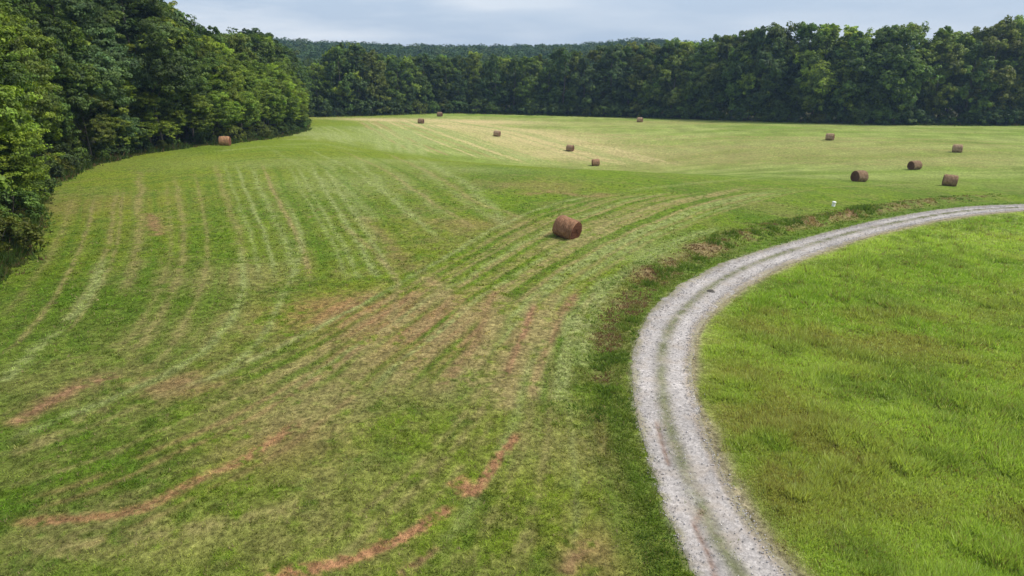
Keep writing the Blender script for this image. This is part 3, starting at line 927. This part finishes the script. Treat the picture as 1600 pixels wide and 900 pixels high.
PROF = {'forest': ([0, .1, .3, .55, .78, .92, 1.0], [.62, .88, 1.0, .96, .78, .48, .15]),
        'dome':   ([0, .1, .3, .6, .82, .94, 1.0], [.35, .75, 1.0, 1.0, .76, .45, .08]),
        'spire':  ([0, .1, .3, .55, .78, .92, 1.0], [.70, .95, 1.0, .78, .48, .24, .04]),
        'bush':   ([0, .15, .4, .7, .9, 1.0], [.80, 1.0, 1.0, .75, .42, .1])}
def make_tree(seed, Ht, R, clear, nspray, per, leaf, prof, flat=.5, layered=.0, limbs=10):
    r = np.random.RandomState(seed)
    tz, tr_ = PROF[prof]
    # big rounded lobes over an uneven envelope, sprays over the lobes
    nl_ = 11 + (prof == 'forest')*3
    lh = np.clip((np.arange(nl_)+.5)/nl_*.94+r.randn(nl_)*.04, 0, .93)
    la = np.arange(nl_)*2.39996+r.randn(nl_)*.4
    lr = np.interp(lh, tz, tr_)*R
    lR = R*(.40+.16*r.rand(nl_))*(1.05-.35*lh)
    lrad = np.maximum(lr*(.95+.2*r.rand(nl_))-lR*.75, 0)
    LC = np.stack([np.cos(la)*lrad, np.sin(la)*lrad, clear+lR*.7+lh*(Ht-clear-lR*1.7)], 1)
    lR[-1] = max(lR[-1], R*.42); lR[-2] = max(lR[-2], R*.42)
    LC[-1] = (r.randn()*.3, r.randn()*.3, Ht-lR[-1])
    LC[-2, :2] *= .6
    li = r.choice(nl_, nspray, p=lR**2/(lR**2).sum())
    li[:nl_] = np.arange(nl_)
    d_ = r.randn(nspray, 3)+np.stack([np.cos(la[li])*.9, np.sin(la[li])*.9, np.full(nspray, .55)], 1)
    d_ /= np.linalg.norm(d_, axis=1)[:, None]
    C = LC[li]+d_*(lR[li]*(.66+.28*r.rand(nspray)))[:, None]*np.array([1, 1, .95])
    C[:, 2] = np.clip(C[:, 2], .3, Ht*.99)
    h = np.clip((C[:, 2]-clear)/(Ht-clear), 0, 1)
    a = np.arctan2(C[:, 1], C[:, 0]); rad_ = np.hypot(C[:, 0], C[:, 1])
    size_ = R*((.19 if nspray < 200 else .155)+.11*r.rand(nspray))*(1.05-.1*h)
    # each spray = several small clusters
    nsub = 3
    sub = r.randn(nspray, nsub, 3)*np.array([.50, .50, .50*flat])*size_[:, None, None]
    outw = d_*np.array([1, 1, .6])
    droop = -(sub*outw[:, None]).sum(-1, keepdims=True)*np.array([0, 0, .35])
    SC = (C[:, None]+sub+droop).reshape(-1, 3)
    SS = np.repeat(size_, nsub)*.48*(.7+.6*r.rand(nspray*nsub))
    SO = np.repeat(outw, nsub, 0)
    pn = max(3, per//nsub)
    u_ = r.randn(len(SC), pn, 3); u_ /= np.linalg.norm(u_, axis=-1, keepdims=True)
    rad2 = (.55+.5*r.rand(len(SC), pn, 1))
    pos = SC[:, None]+u_*rad2*SS[:, None, None]*np.array([1, 1, flat])
    nrm = u_*.55+np.array([0, 0, .35])+SO[:, None]*.55+r.randn(len(SC), pn, 3)*.32
    keep_ = (pos[..., 2] > .05)
    lobc = .75+.5*r.rand(nl_); sprcol = np.repeat((.66+.62*r.rand(nspray))*lobc[li], nsub)*(.8+.4*r.rand(len(SC)))
    colr = sprcol[:, None]*(.62+.76*r.rand(len(SC), pn))
    yel = np.repeat(r.rand(nspray), nsub)[:, None]*.6+r.rand(len(SC), pn)*.2
    rgb = np.stack([colr*(.86+.5*yel), colr*(.92+.22*yel), colr*(1.0-.35*yel)], -1)
    pos = pos[keep_]; nrm = nrm[keep_]; rgb = rgb[keep_]
    sz = leaf*(.65+.7*r.rand(len(pos)))
    crown = leaves_mesh('crown', pos, nrm, sz, rgb, r)
    # trunk and limbs
    parts = []
    hgt = Ht*.88
    nz = 8
    bx_, by_ = r.randn(2)*.25
    P = [(bx_*math.sin(i/nz*2.2)*i/nz*1.5, by_*math.sin(i/nz*2.8)*i/nz*1.5, hgt*i/nz-.3*(i == 0)) for i in range(nz+1)]
    r0 = Ht*.0125+.02
    rd = [r0*(1.35 if i == 0 else 1)*(1-.86*i/nz) for i in range(nz+1)]
    parts.append(tube(P, rd, 8))
    idx = r.permutation(nspray)[:limbs]
    for q_ in idx:
        e_ = C[q_]; z0 = max(.25*Ht*.5, e_[2]-rad_[q_]*.8-.3)
        t_ = min(z0/hgt, .98)*nz; i_ = int(t_); f_ = t_-i_
        p0 = Vector(P[i_]).lerp(Vector(P[min(i_+1, nz)]), f_)
        e_ = Vector(e_)
        mid = p0.lerp(e_, .5)+Vector((0, 0, .12*(e_-p0).length))
        rr0 = max(.03, r0*(1-.86*t_/nz)*.45)
        parts.append(tube([p0, mid, e_], [rr0, rr0*.6, rr0*.2], 5))
    v, f = join(parts)
    trunk = mesh_np('trunk', v, f, 4, True)
    return crown, trunk

PROTO = {}
def proto(key, *a, **k):
    crown, trunk = make_tree(*a, **k)
    crown.materials.append(M_LEAF); trunk.materials.append(M_BARK)
    PROTO[key] = (crown, trunk, a[1], a[2])
# near woods (finer leaves); height 20 m, crown radius as given
for i in range(3):
    proto(('n', 'forest', i), 100+i, 20, 4.8, 2.6, 310, 150, .24, 'forest', .62)
for i in range(2):
    proto(('n', 'dome', i), 120+i, 20, 5.6, 4.0, 300, 150, .24, 'dome', .58)
for i in range(2):
    proto(('n', 'spire', i), 140+i, 20, 4.1, 1.5, 290, 120, .24, 'spire', .5)
# the few trees nearest to the drone: finest leaves
for i in range(2):
    proto(('c', 'forest', i), 160+i, 12, 4.0, 1.0, 420, 190, .135, 'forest', .5)
# far woods (coarser leaves)
for i in range(4):
    proto(('f', 'forest', i), 200+i, 20, 4.5, 1.0, 195, 96, .44, 'forest', .85)
for i in range(3):
    proto(('f', 'dome', i), 220+i, 20, 5.2, 1.8, 195, 96, .44, 'dome', .85)
for i in range(2):
    proto(('f', 'spire', i), 240+i, 20, 3.8, .6, 170, 90, .44, 'spire', .8)
for i in range(3):
    proto(('s', 'bush', i), 260+i, 3.0, 1.9, .1, 90, 60, .17, 'bush', .8, limbs=5)

TONES = {   # leaf colours of the kinds in the picture
 'dark': ((.066, .114, .028), 'dark green'), 'blue': ((.074, .122, .040), 'bluish green'), 'mid': ((.090, .150, .026), 'mid green'),
 'olive': ((.120, .155, .028), 'olive green'), 'light': ((.165, .240, .030), 'light green'), 'bright': ((.175, .260, .026), 'bright yellow-green')}
rt = random.Random(5)
placed = []
def place(key, x, y, Ht, tone, width=1.0, name='tree', sink=.15, rz=None):
    crown, trunk, h0, r0 = PROTO[key]
    e_ = bpy.data.objects.new(name, None)
    COL.objects.link(e_)
    e_.empty_display_size = .5
    z = float(H0(x, y))-sink
    e_.location = (x, y, z)
    e_.rotation_euler = (0, 0, rt.uniform(0, 6.28) if rz is None else rz)
    s_ = Ht/h0
    e_.scale = (s_*width, s_*width, s_)
    t_ = TONES[tone][0]
    j_ = rt.uniform(.85, 1.18); w_ = rt.uniform(-.08, .08)
    for nm, me_ in (('crown', crown), ('trunk', trunk)):
        o = bpy.data.objects.new(nm, me_)
        COL.objects.link(o); o.parent = e_
        o.color = (t_[0]*j_*(1+w_)*1.0, t_[1]*j_, t_[2]*j_*(1-w_), 1) if nm == 'crown' else (1, 1, 1, 1)
    dx = x; dyy = y*math.cos(PITCH)-(z+Ht*.5-CAMZ)*math.sin(PITCH)
    e_['_px'] = 800+F*dx/dyy if dyy > 1 else -999
    return e_
def top_height(x, y, py):
    """tree height that brings its top to picture height py"""
    d = math.hypot(0, y)
    cy = -(py-450)/F
    slope = (-math.sin(PITCH)+cy*math.cos(PITCH))/(math.cos(PITCH)+cy*math.sin(PITCH))
    return CAMZ+slope*y-float(H0(x, y))
ORD = ['first','second','third','fourth','fifth','sixth','seventh','eighth','ninth','tenth','eleventh','twelfth','thirteenth','fourteenth','fifteenth','sixteenth','seventeenth','eighteenth','nineteenth','twentieth']
def ordinal(n):
    if n <= 20: return ORD[n-1]
    tens = {20: 'twenty', 30: 'thirty', 40: 'forty', 50: 'fifty', 60: 'sixty', 70: 'seventy'}
    if n % 10 == 0: return {30: 'thirtieth', 40: 'fortieth', 50: 'fiftieth', 60: 'sixtieth', 70: 'seventieth'}[n]
    return tens[n//10*10]+'-'+ORD[n % 10-1]
def label_row(L, where, kindword):
    L.sort(key=lambda q_: q_[0]['_px'])
    for i, (o, tone, shp) in enumerate(L):
        o['label'] = f"{TONES[tone][1]} {shp} {kindword}, {ordinal(i+1)} from the left {where}"
SHP = {'forest': 'full-crowned', 'dome': 'round-topped', 'spire': 'narrow tall', 'bush': 'low'}

# ---- left wood: front row along its edge
le = resample(LEFT_EDGE, 1.0)
def left_top(px):
    return float(np.interp(px, [-400, 235, 258, 266, 330, 345, 400, 425, 445, 470, 490], [-60, -40, 0, 47, 49, 66, 94, 97, 104, 132, 168]))
front = []
s_ = 0.0
i = 0
while i < len(le)-1:
    x0, y0 = le[i]
    x = x0-(2.6 if y0 > 45 else 4.2)-rt.uniform(0, 1.6); y = y0+rt.uniform(-.6, .6)
    zt = float(H0(x, y))+9-CAMZ
    px = 800+F*x/(y*math.cos(PITCH)-zt*math.sin(PITCH)) if y > 5 else -500
    tp = left_top(px)+rt.uniform(-6, 8)
    Ht = max(9.0, min(23.5, top_height(x, y, tp))) if y > 40 else rt.uniform(17, 22)
    kind = rt.choice(['forest', 'spire', 'forest', 'dome'])
    if px > 330:
        tone = rt.choice(['light', 'bright', 'light', 'bright', 'mid']); kind = rt.choice(['forest', 'dome'])
    else:
        tone = rt.choice(['dark', 'blue', 'dark', 'mid', 'mid', 'olive', 'light'])
    n_ = {'forest': 3, 'spire': 2, 'dome': 2}[kind]
    wd = min(1.35, max(.85, 15/Ht)) if Ht < 17 else 1.0
    o = place(('n', kind, rt.randrange(n_)), x, y, Ht, tone, wd*rt.uniform(.9, 1.1), 'forest_edge_tree')
    o['category'] = 'tree'; o['group'] = 'trees along the edge of the left wood'
    front.append((o, tone, SHP[kind]))
    i += rt.randint(3, 5) if y < 70 else rt.randint(4, 6)
# lower bright trees standing out in front of the wood
for px, base, tp, tone, kind, wd in [(-22, 352, 82, 'bright', 'close', 1.25), (18, 330, 190, 'light', 'close', 1.2), (-32, 385, 290, 'light', 'close', 1.3),
        (150, 256, 118, 'olive', 'forest', 1.2), (207, 243, 92, 'bright', 'spire', 1.35), (262, 235, 118, 'light', 'forest', 1.3), (310, 228, 100, 'light', 'forest', 1.3),
        (342, 225, 112, 'bright', 'dome', 1.3), (385, 219, 98, 'light', 'forest', 1.3), (420, 214, 94, 'bright', 'forest', 1.35), (448, 207, 130, 'bright', 'forest', 1.5), (463, 204, 148, 'light', 'dome', 1.5)]:
    h = hit(max(px, 0), base); 
    y = h[1]+1.0; zz = float(H0(h[0], y))
    x = (px-800)/F*(y*math.cos(PITCH)-(zz+4-CAMZ)*math.sin(PITCH))-(2.2 if kind == 'close' else 1.2)
    Ht = max(4.0, top_height(x, y, tp))
    o = place(('n', kind, 1) if kind != 'close' else ('c', 'forest', px % 2), x, y, Ht, tone, wd, 'forest_edge_tree')
    kind = 'forest' if kind == 'close' else kind
    o['category'] = 'tree'; o['group'] = 'trees along the edge of the left wood'
    front.append((o, tone, SHP[kind]))
label_row(front, 'along the front of the left wood', 'tree')
# rows behind
for row in range(1, 4):
    i = row
    while i < len(le)-1:
        x0, y0 = le[i]
        x = x0-3.4-row*4.6+rt.uniform(-1.2, 1.2); y = y0+rt.uniform(-1.5, 1.5)
        if y < 30 and row > 2:
            i += 6; continue
        zt = float(H0(x, y))+16-CAMZ
        px = 800+F*x/(y*math.cos(PITCH)-zt*math.sin(PITCH)) if y > 5 else -500
        if px < -260: i += 5; continue
        tp = left_top(px)-4+rt.uniform(-6, 10)
        if 340 < px < 432: tp = 56+rt.uniform(-5, 8)
        if px >= 432: tp = float(np.interp(px, [432, 460, 490], [90, 120, 168]))
        Ht = max(9.0, min(24.5, top_height(x, y, tp)))
        kind = rt.choice(['forest', 'dome'])
        tone = rt.choice(['dark', 'dark', 'blue', 'mid', 'olive', 'light'])
        pre = 'n' if y < 90 else 'f'
        n_ = {'n': {'forest': 3, 'dome': 2}, 'f': {'forest': 4, 'dome': 3}}[pre][kind]
        o = place((pre, kind, rt.randrange(n_)), x, y, Ht, tone, 1.1, 'forest_tree')
        o['category'] = 'tree'; o['group'] = 'trees behind the front row of the left wood'
        o['label'] = 'dark green tree crown showing between others behind the front row of the left wood'
        i += rt.randint(6, 8)

for px, d_, tp, tone, wd, kind in [(365, 176, 56, 'dark', 1.5, 'dome'), (388, 180, 45, 'dark', 1.7, 'dome'), (412, 186, 52, 'dark', 1.5, 'dome'), (432, 192, 68, 'dark', 1.3, 'dome'),
        (284, 128, 46, 'olive', 1.2, 'forest'), (318, 138, 47, 'mid', 1.2, 'forest'), (342, 150, 66, 'blue', 1.2, 'dome'), (246, 118, 0, 'dark', 1.15, 'forest'), (222, 108, -14, 'mid', 1.1, 'dome')]:
    x = (px-800)/F*(d_*math.cos(PITCH)-(16-CAMZ)*math.sin(PITCH))
    o = place(('n' if d_ < 150 else 'f', kind, 1), x, d_, min(26, top_height(x, d_, tp)), tone, wd, 'forest_tree')
    o['category'] = 'tree'; o['group'] = 'trees behind the front row of the left wood'
    o['label'] = 'dark green tree crown showing between others behind the front row of the left wood'

# ---- far wood
def far_top(px):
    return float(np.interp(px, [440, 470, 500, 530, 548, 575, 610, 640, 700, 750, 780, 830, 870, 930, 1000, 1060, 1110, 1150, 1200, 1250, 1300, 1330, 1370, 1420, 1460, 1500, 1545, 1570, 1620, 1700],
        [128, 118, 92, 74, 66, 76, 84, 84, 86, 82, 84, 88, 76, 72, 66, 62, 58, 50, 35, 36, 38, 44, 42, 38, 40, 52, 34, 26, 26, 26]))
fe = resample(np.vstack([[-88, FAR_EDGE[0][1]+16], [-76, FAR_EDGE[0][1]+6], FAR_EDGE, [[160, 183], [182, 176], [200, 168]]]), 1.0)
ffront = []
i = 0
while i < len(fe):
    x0, y0 = fe[i]
    x = x0+rt.uniform(-.8, .8); y = y0+3.4+rt.uniform(0, 2.0)
    px = 800+F*x/(y*math.cos(PITCH)-(10-17)*math.sin(PITCH))
    tp = far_top(px)+rt.choice([0, 6, 14, 24, 36, 50])+rt.uniform(-3, 3)
    Ht = max(10, min(28, top_height(x, y, tp)))
    kind = rt.choice(['forest', 'dome', 'dome', 'forest', 'forest', 'spire'])
    tone = rt.choice(['dark', 'dark', 'blue', 'dark', 'mid', 'mid', 'olive', 'light']) if px < 1120 else rt.choice(['dark', 'mid', 'mid', 'olive', 'blue', 'light', 'light'])
    n_ = {'forest': 4, 'dome': 3, 'spire': 2}[kind]
    o = place(('f', kind, rt.randrange(n_)), x, y, Ht, tone, rt.uniform(.85, 1.1), 'woodland_tree')
    o['category'] = 'tree'; o['group'] = 'trees along the front of the far wood'
    ffront.append((o, tone, SHP[kind]))
    i += rt.randint(5, 8)
label_row(ffront, 'at the front of the far wood', 'tree')
for row in range(1, 3):
    i = row*2
    while i < len(fe):
        x0, y0 = fe[i]
        x = x0+rt.uniform(-1.5, 1.5); y = y0+4+row*5.5+rt.uniform(-1.5, 1.5)
        px = 800+F*x/(y*math.cos(PITCH)-(10-10)*math.sin(PITCH))
        tp = far_top(px)+rt.uniform(-3, 7)
        Ht = max(10, min(31, top_height(x, y, tp)))
        kind = rt.choice(['forest', 'dome', 'forest', 'dome'])
        tone = rt.choice(['dark', 'mid', 'mid', 'olive', 'light']) if px < 1120 else rt.choice(['mid', 'mid', 'light', 'light', 'olive'])
        n_ = {'forest': 4, 'dome': 3, 'spire': 2}[kind]
        o = place(('f', kind, rt.randrange(n_)), x, y, Ht, tone, rt.uniform(.95, 1.2), 'woodland_tree')
        o['category'] = 'tree'; o['group'] = 'tree tops behind the front row of the far wood'
        o['label'] = 'green tree top rising behind the front row of the far wood'
        i += rt.randint(5, 7)

# ---- shrubs at the foot of both woods
shr = []
i = 0
while i < len(le)-6:
    x0, y0 = le[i]
    x = x0-.7+rt.uniform(-.6, .5)
    Ht = rt.uniform(1.6, 3.4)
    tone = rt.choice(['dark', 'dark', 'mid', 'olive', 'blue'])  # mostly dark tones, so shadow at the wood's foot is put into leaf colour
    if y0 > 28:
        o = place(('s', 'bush', rt.randrange(3)), x, y0, Ht, tone, rt.uniform(.8, 1.1), 'shrub')
        o['category'] = 'shrub'; o['group'] = 'shrubs at the foot of the left wood'
        shr.append((o, tone, 'low leafy'))
    i += rt.randint(3, 6)
label_row(shr, 'at the foot of the left wood', 'shrub')
shr = []
i = 14
while i < len(fe)-14:
    x0, y0 = fe[i]
    Ht = rt.uniform(2.6, 6.5)
    tone = rt.choice(['dark', 'dark', 'mid', 'mid', 'olive', 'blue'])
    o = place(('s', 'bush', rt.randrange(3)), x0, y0+1.0+rt.uniform(-.4, .8), Ht, tone, rt.uniform(.9, 1.3), 'shrub')
    o['category'] = 'shrub'; o['group'] = 'shrubs at the foot of the far wood'
    shr.append((o, tone, 'low leafy'))
    i += rt.randint(3, 5)
label_row(shr, 'at the foot of the far wood', 'shrub')

# ---- wooded hills behind: a mass of crowns
def canopy(name, X, Y, Hh, Rr, per, leaf, cols, seed):
    r = np.random.RandomState(seed)
    n = len(X)
    Z = H0(X, Y)
    u_ = r.randn(n, per, 3); u_ /= np.linalg.norm(u_, axis=-1, keepdims=True); u_[..., 2] = np.abs(u_[..., 2])*1.0-.25
    q_ = .75+.35*r.rand(n, per, 1)
    pos = np.stack([X, Y, Z+Hh*.62], 1)[:, None]+u_*q_*np.stack([Rr, Rr, Hh*.38], 1)[:, None]
    nrm = u_+np.array([0, 0, .5])+r.randn(n, per, 3)*.35
    rgb = cols[:, None]*(.75+.5*r.rand(n, per, 1))
    return leaves_mesh(name, pos.reshape(-1, 3), nrm.reshape(-1, 3), (leaf*(.7+.6*r.rand(n*per))), rgb.reshape(-1, 3), r, 1.2)
r = np.random.RandomState(3)
X = []; Y = []
for yy in np.arange(262, 720, 9.0):
    hwid = yy*.80+30
    xs = np.arange(-hwid, hwid, 9.0)
    X.append(xs+r.randn(len(xs))*2.4); Y.append(yy+r.randn(len(xs))*2.4)
X = np.concatenate(X); Y = np.concatenate(Y)
ys = np.interp(X, fe[:, 0], fe[:, 1])
k = (Y > ys+26) & ~((X < -60) & (Y < 262))
X, Y = X[k], Y[k]
n = len(X)
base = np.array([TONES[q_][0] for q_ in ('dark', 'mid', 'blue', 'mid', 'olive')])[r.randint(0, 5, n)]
me = canopy('hill_woods', X, Y, 15+5*r.rand(n), 5.6+1.8*r.rand(n), 140, 1.9, base*.62*np.array([.85, .95, 1.5]), 9)  # tints shifted to blue: distance haze put into the leaf colour
add('hill_woods', me, M_FARLEAF, kind='stuff', category='woods', label='unbroken dark woods covering the low hills on the horizon')

# ------------------------------------------------------------------ round hay bales
def bale_side(seed, R=.75, L=1.5, nu=64, nl=22):
    r = np.random.RandomState(seed)
    V = []
    ph = r.rand(6)*6.28
    for i in range(nl+1):
        t_ = i/nl*2-1
        x_ = t_*L/2
        edge = 1-.085*abs(t_)**6
        for k in range(nu):
            a = 2*math.pi*k/nu
            rr = R*edge*(1+.018*math.sin(3*a+ph[0])+.014*math.sin(5*a+ph[1]+t_*2)+.012*math.sin(t_*7+ph[2]))+.012*r.randn()
            y_, z_ = rr*math.cos(a), rr*math.sin(a)
            z_ = z_*(.97 if z_ > 0 else 1.0)
            if z_ < -R*.84: z_ = -R*.84+(z_+R*.84)*.2       # settled on the ground
            V.append((x_, y_*(1.0+.04*(z_ < 0)), z_))
    Fq = [(i*nu+k, i*nu+(k+1) % nu, (i+1)*nu+(k+1) % nu, (i+1)*nu+k) for i in range(nl) for k in range(nu)]
    return V, Fq, nu, nl
def bale_meshes(seed):
    V, Fq, nu, nl = bale_side(seed)
    side = bpy.data.meshes.new('side')
    side.from_pydata(V, [], Fq); side.update()
    for p in side.polygons: p.use_smooth = True
    ends = []
    r = np.random.RandomState(seed+50)
    for e_ in (0, nl):
        ring = [V[e_*nu+k] for k in range(nu)]
        s_ = -1 if e_ == 0 else 1
        VV = []; FF = []
        NRG = 9
        for j_ in range(NRG):
            f = 1-j_/NRG
            for k in range(nu):
                x_, y_, z_ = ring[k]
                VV.append((x_+s_*(.045*math.sqrt(1-f*f)+.016*r.randn()*(j_ > 0)), y_*f, z_*f))
        VV.append((ring[0][0]+s_*.03, 0, 0))
        for j_ in range(NRG-1):
            for k in range(nu):
                FF.append((j_*nu+k, j_*nu+(k+1) % nu, (j_+1)*nu+(k+1) % nu, (j_+1)*nu+k))
        for k in range(nu):
            FF.append(((NRG-1)*nu+k, (NRG-1)*nu+(k+1) % nu, NRG*nu))
        if s_ < 0: FF = [tuple(reversed(f)) for f in FF]
        m = bpy.data.meshes.new('end_face'); m.from_pydata(VV, [], FF); m.update()
        for p in m.polygons: p.use_smooth = True
        ends.append(m)
    # twine wound round the roll
    tw = []
    for x_ in np.linspace(-.62, .62, 9):
        i_ = int(round((x_/.75+1)/2*nl))
        pts = [Vector(V[i_*nu+k])*1.0 for k in range(nu)]
        pts = [Vector((x_, p.y*1.012, p.z*1.012)) for p in pts]; pts.append(pts[0])
        tw.append(tube(pts, [.007]*len(pts), 4))
    v, f = join(tw)
    twine = mesh_np('twine', v, f, 4)
    # loose straws standing off the surface
    N = 2600
    x_ = r.uniform(-.74, .74, N); a = r.rand(N)*6.28
    keep_ = np.sin(a) > -.8; x_ = x_[keep_]; a = a[keep_]; N = len(a)
    rr = .745
    b_ = np.stack([x_, rr*np.cos(a), rr*np.sin(a)*np.where(np.sin(a) > 0, .97, 1)], 1)
    nrm_ = np.stack([r.randn(N)*.5, np.cos(a), np.sin(a)], 1)
    tg = np.stack([r.randn(N)*.6, -np.sin(a), np.cos(a)], 1)*np.where(r.rand(N) < .5, 1, -1)[:, None]
    tip = b_+nrm_*r.uniform(.01, .045, N)[:, None]+tg*r.uniform(.04, .14, N)[:, None]
    w_ = np.cross(tg, nrm_); w_ /= np.linalg.norm(w_, axis=1)[:, None]; w_ *= .005
    VV = np.stack([b_-w_, b_+w_, tip], 1).reshape(-1, 3)
    straw = mesh_np('loose_straw', VV, np.arange(N*3).reshape(N, 3), 3)
    side.materials.append(M_HAY); straw.materials.append(M_STRAW); twine.materials.append(M_TWINE)
    for m in ends: m.materials.append(M_HAYEND)
    return side, ends, twine, straw
M_STRAW = mat_plain('straw', (.27, .16, .095), .9, .05, .5, 30)
M_TWINE = mat_plain('twine', (.34, .24, .16), .8, .1)
BM = [bale_meshes(1), bale_meshes(2), bale_meshes(3)]
def bale(px, py, yaw, roll, tone, label, v=0, s_=1.0, group='round hay bales scattered over the field'):
    h = hit(px, py)
    x, y = h[0], h[1]+.35
    # slope of the ground under the bale
    e_ = .8
    zx = float(H0(x+e_, y)-H0(x-e_, y))/(2*e_); zy = float(H0(x, y+e_)-H0(x, y-e_))/(2*e_)
    n_ = Vector((-zx, -zy, 1)).normalized()
    root = bpy.data.objects.new('round_bale', None); COL.objects.link(root)
    root.empty_display_size = .5
    q_ = Vector((0, 0, 1)).rotation_difference(n_)
    zc, _ = height(np.array([x]), np.array([y]))
    root.rotation_mode = 'QUATERNION'
    root.rotation_quaternion = q_ @ Matrix.Rotation(math.radians(yaw), 3, 'Z').to_quaternion() @ Matrix.Rotation(math.radians(roll), 3, 'Y').to_quaternion()
    root.location = (x, y, float(zc[0])-.02)
    root.scale = (s_, s_, s_)
    side, ends, twine, straw = BM[v]
    for nm, me_ in (('side', side), ('end_face', ends[0]), ('end_face', ends[1]), ('twine', twine), ('loose_straw', straw)):
        o = bpy.data.objects.new(nm, me_); COL.objects.link(o); o.parent = root
        o.location = (0, 0, .66)
        o.color = (*tone, 1)
        if nm == 'loose_straw': o['kind'] = 'stuff'
    root['label'] = label; root['category'] = 'hay bale'; root['group'] = group
    return root
DK = (1.0, 1.0, 1.0); TN = (1.35, 1.45, 1.5)
bale(884, 372, -36, 10, (1.08, .86, .82), 'large reddish brown round bale alone on the near slope, nearest of all the bales', 0, .97)
bale(1344, 283.5, 20, 0, DK, 'big dark brown round bale standing above the right end of the gravel track', 1, 1.03)
bale(1430.5, 265, 16, 0, DK, 'brown round bale between the big dark bale and the far right bales', 2)
bale(1485, 291, -30, 4, DK, 'brown round bale closest to the gravel track at the right edge, front-right of a pair', 0)
bale(1497, 238, -32, 0, TN, 'tan-topped round bale farthest to the right in the field', 1)
bale(1297.5, 219, -38, 0, TN, 'small tan-topped round bale in front of the right part of the far wood', 2)
bale(891, 236, -32, 0, (1.2, 1.2, 1.2), 'small brown round bale just above the striped one in the middle dip', 0)
bale(931, 259, 3, 0, (1.3, 1.15, 1.1), 'small striped round bale seen side-on just behind the crest', 1)
bale(776.5, 213, -20, 0, TN, 'small yellowish round bale alone among pale mown swaths', 2)
bale(657.5, 193, -14, 0, DK, 'tiny dark round bale on the pale straw patch near the far wood', 0)
bale(687, 182, -18, 0, DK, 'tiny round bale right at the foot of the far wood, farthest left there', 1)
bale(1000, 191, -28, 0, TN, 'small pale-topped round bale at the centre foot of the far wood', 2)
bale(350.5, 227.5, 6, 0, (1.5, 1.25, 1.1), 'orange-brown round bale beside the shrubs of the left wood', 1)

# ------------------------------------------------------------------ white marker beside the ditch, stone on the track
def lathe(prof_, sides=20):
    V = [(r_*math.cos(2*math.pi*k/sides), r_*math.sin(2*math.pi*k/sides), z_) for r_, z_ in prof_ for k in range(sides)]
    Fq = [(i*sides+k, i*sides+(k+1) % sides, (i+1)*sides+(k+1) % sides, (i+1)*sides+k) for i in range(len(prof_)-1) for k in range(sides)]
    return np.array(V), np.array(Fq)
M_WHITE = mat_plain('white_plastic', (.78, .78, .74), .5, .4, .06)
h = hit(1302, 322)
zc, _ = height(np.array([h[0]]), np.array([h[1]]))
root = bpy.data.objects.new('marker_post', None); COL.objects.link(root)
root.location = (h[0], h[1], float(zc[0])-.05); root.rotation_euler = (.04, .06, .3)
root['label'] = 'small white plastic marker standing in weeds above the ditch near the track'; root['category'] = 'marker'
v, f = lathe([(.17, 0), (.165, .03), (.15, .05), (.145, .36), (.15, .38)])
add('stem', mesh_np('stem', v, f, 4, True), M_WHITE, root)
v, f = lathe([(.15, .375), (.18, .385), (.185, .42), (.175, .45), (.13, .49), (.06, .51), (.002, .515)])
add('cap', mesh_np('cap', v, f, 4, True), M_WHITE, root)
import bmesh
M_STONE = mat_plain('dark_stone', (.075, .068, .058), .85, .2, .4)
def stone_at(px, py, s_, lab, seed):
    h = hit(px, py)
    r_ = random.Random(seed)
    bm = bmesh.new(); bmesh.ops.create_icosphere(bm, subdivisions=3, radius=1)
    ax = [(Vector((r_.uniform(-1, 1), r_.uniform(-1, 1), r_.uniform(-1, 1))).normalized(), r_.uniform(.6, .9)) for _ in range(9)]
    for v_ in bm.verts:
        for n_, d_ in ax:
            q_ = v_.co.dot(n_)
            if q_ > d_: v_.co -= n_*(q_-d_)
        v_.co = Vector((v_.co.x*s_*1.5, v_.co.y*s_, v_.co.z*s_*.55))
    m = bpy.data.meshes.new('stone'); bm.to_mesh(m); bm.free()
    o = add('stone', m, M_STONE, label=lab, category='stone')
    o.location = (h[0], h[1], float(H0(*h))+s_*.2)
    return o
stone_at(1111, 456, .16, 'dark flat stone lying in the middle of the track at the bend', 3)
stone_at(1040, 673, .055, 'small dark stone in the middle strip of the track below the bend', 4)

# ------------------------------------------------------------------ air
bm = bmesh.new(); bmesh.ops.create_cube(bm, size=2)
m = bpy.data.meshes.new('haze')
zlo, zhi = -14.0, 34.0
for v_ in bm.verts:
    v_.co = Vector((v_.co.x*1650, v_.co.y*1650, zlo if v_.co.z < 0 else zhi))
bm.to_mesh(m); bm.free()
hm, t, o = new_mat('haze')
pv = nd(t, 'ShaderNodeVolumePrincipled', {'Color': (.45, .68, 1.0, 1), 'Density': .00022, 'Anisotropy': .2})
t.links.new(pv.outputs[0], o.inputs['Volume'])
add('haze', m, hm, kind='stuff', label='thin bluish summer haze')
import collections; print(collections.Counter(o_.get('category') for o_ in S.objects)); print('OBJECTS', len(S.objects), 'ground z', float(gz.min()), float(gz.max()))
for o_ in S.objects:
    if '_px' in o_.keys(): del o_['_px']
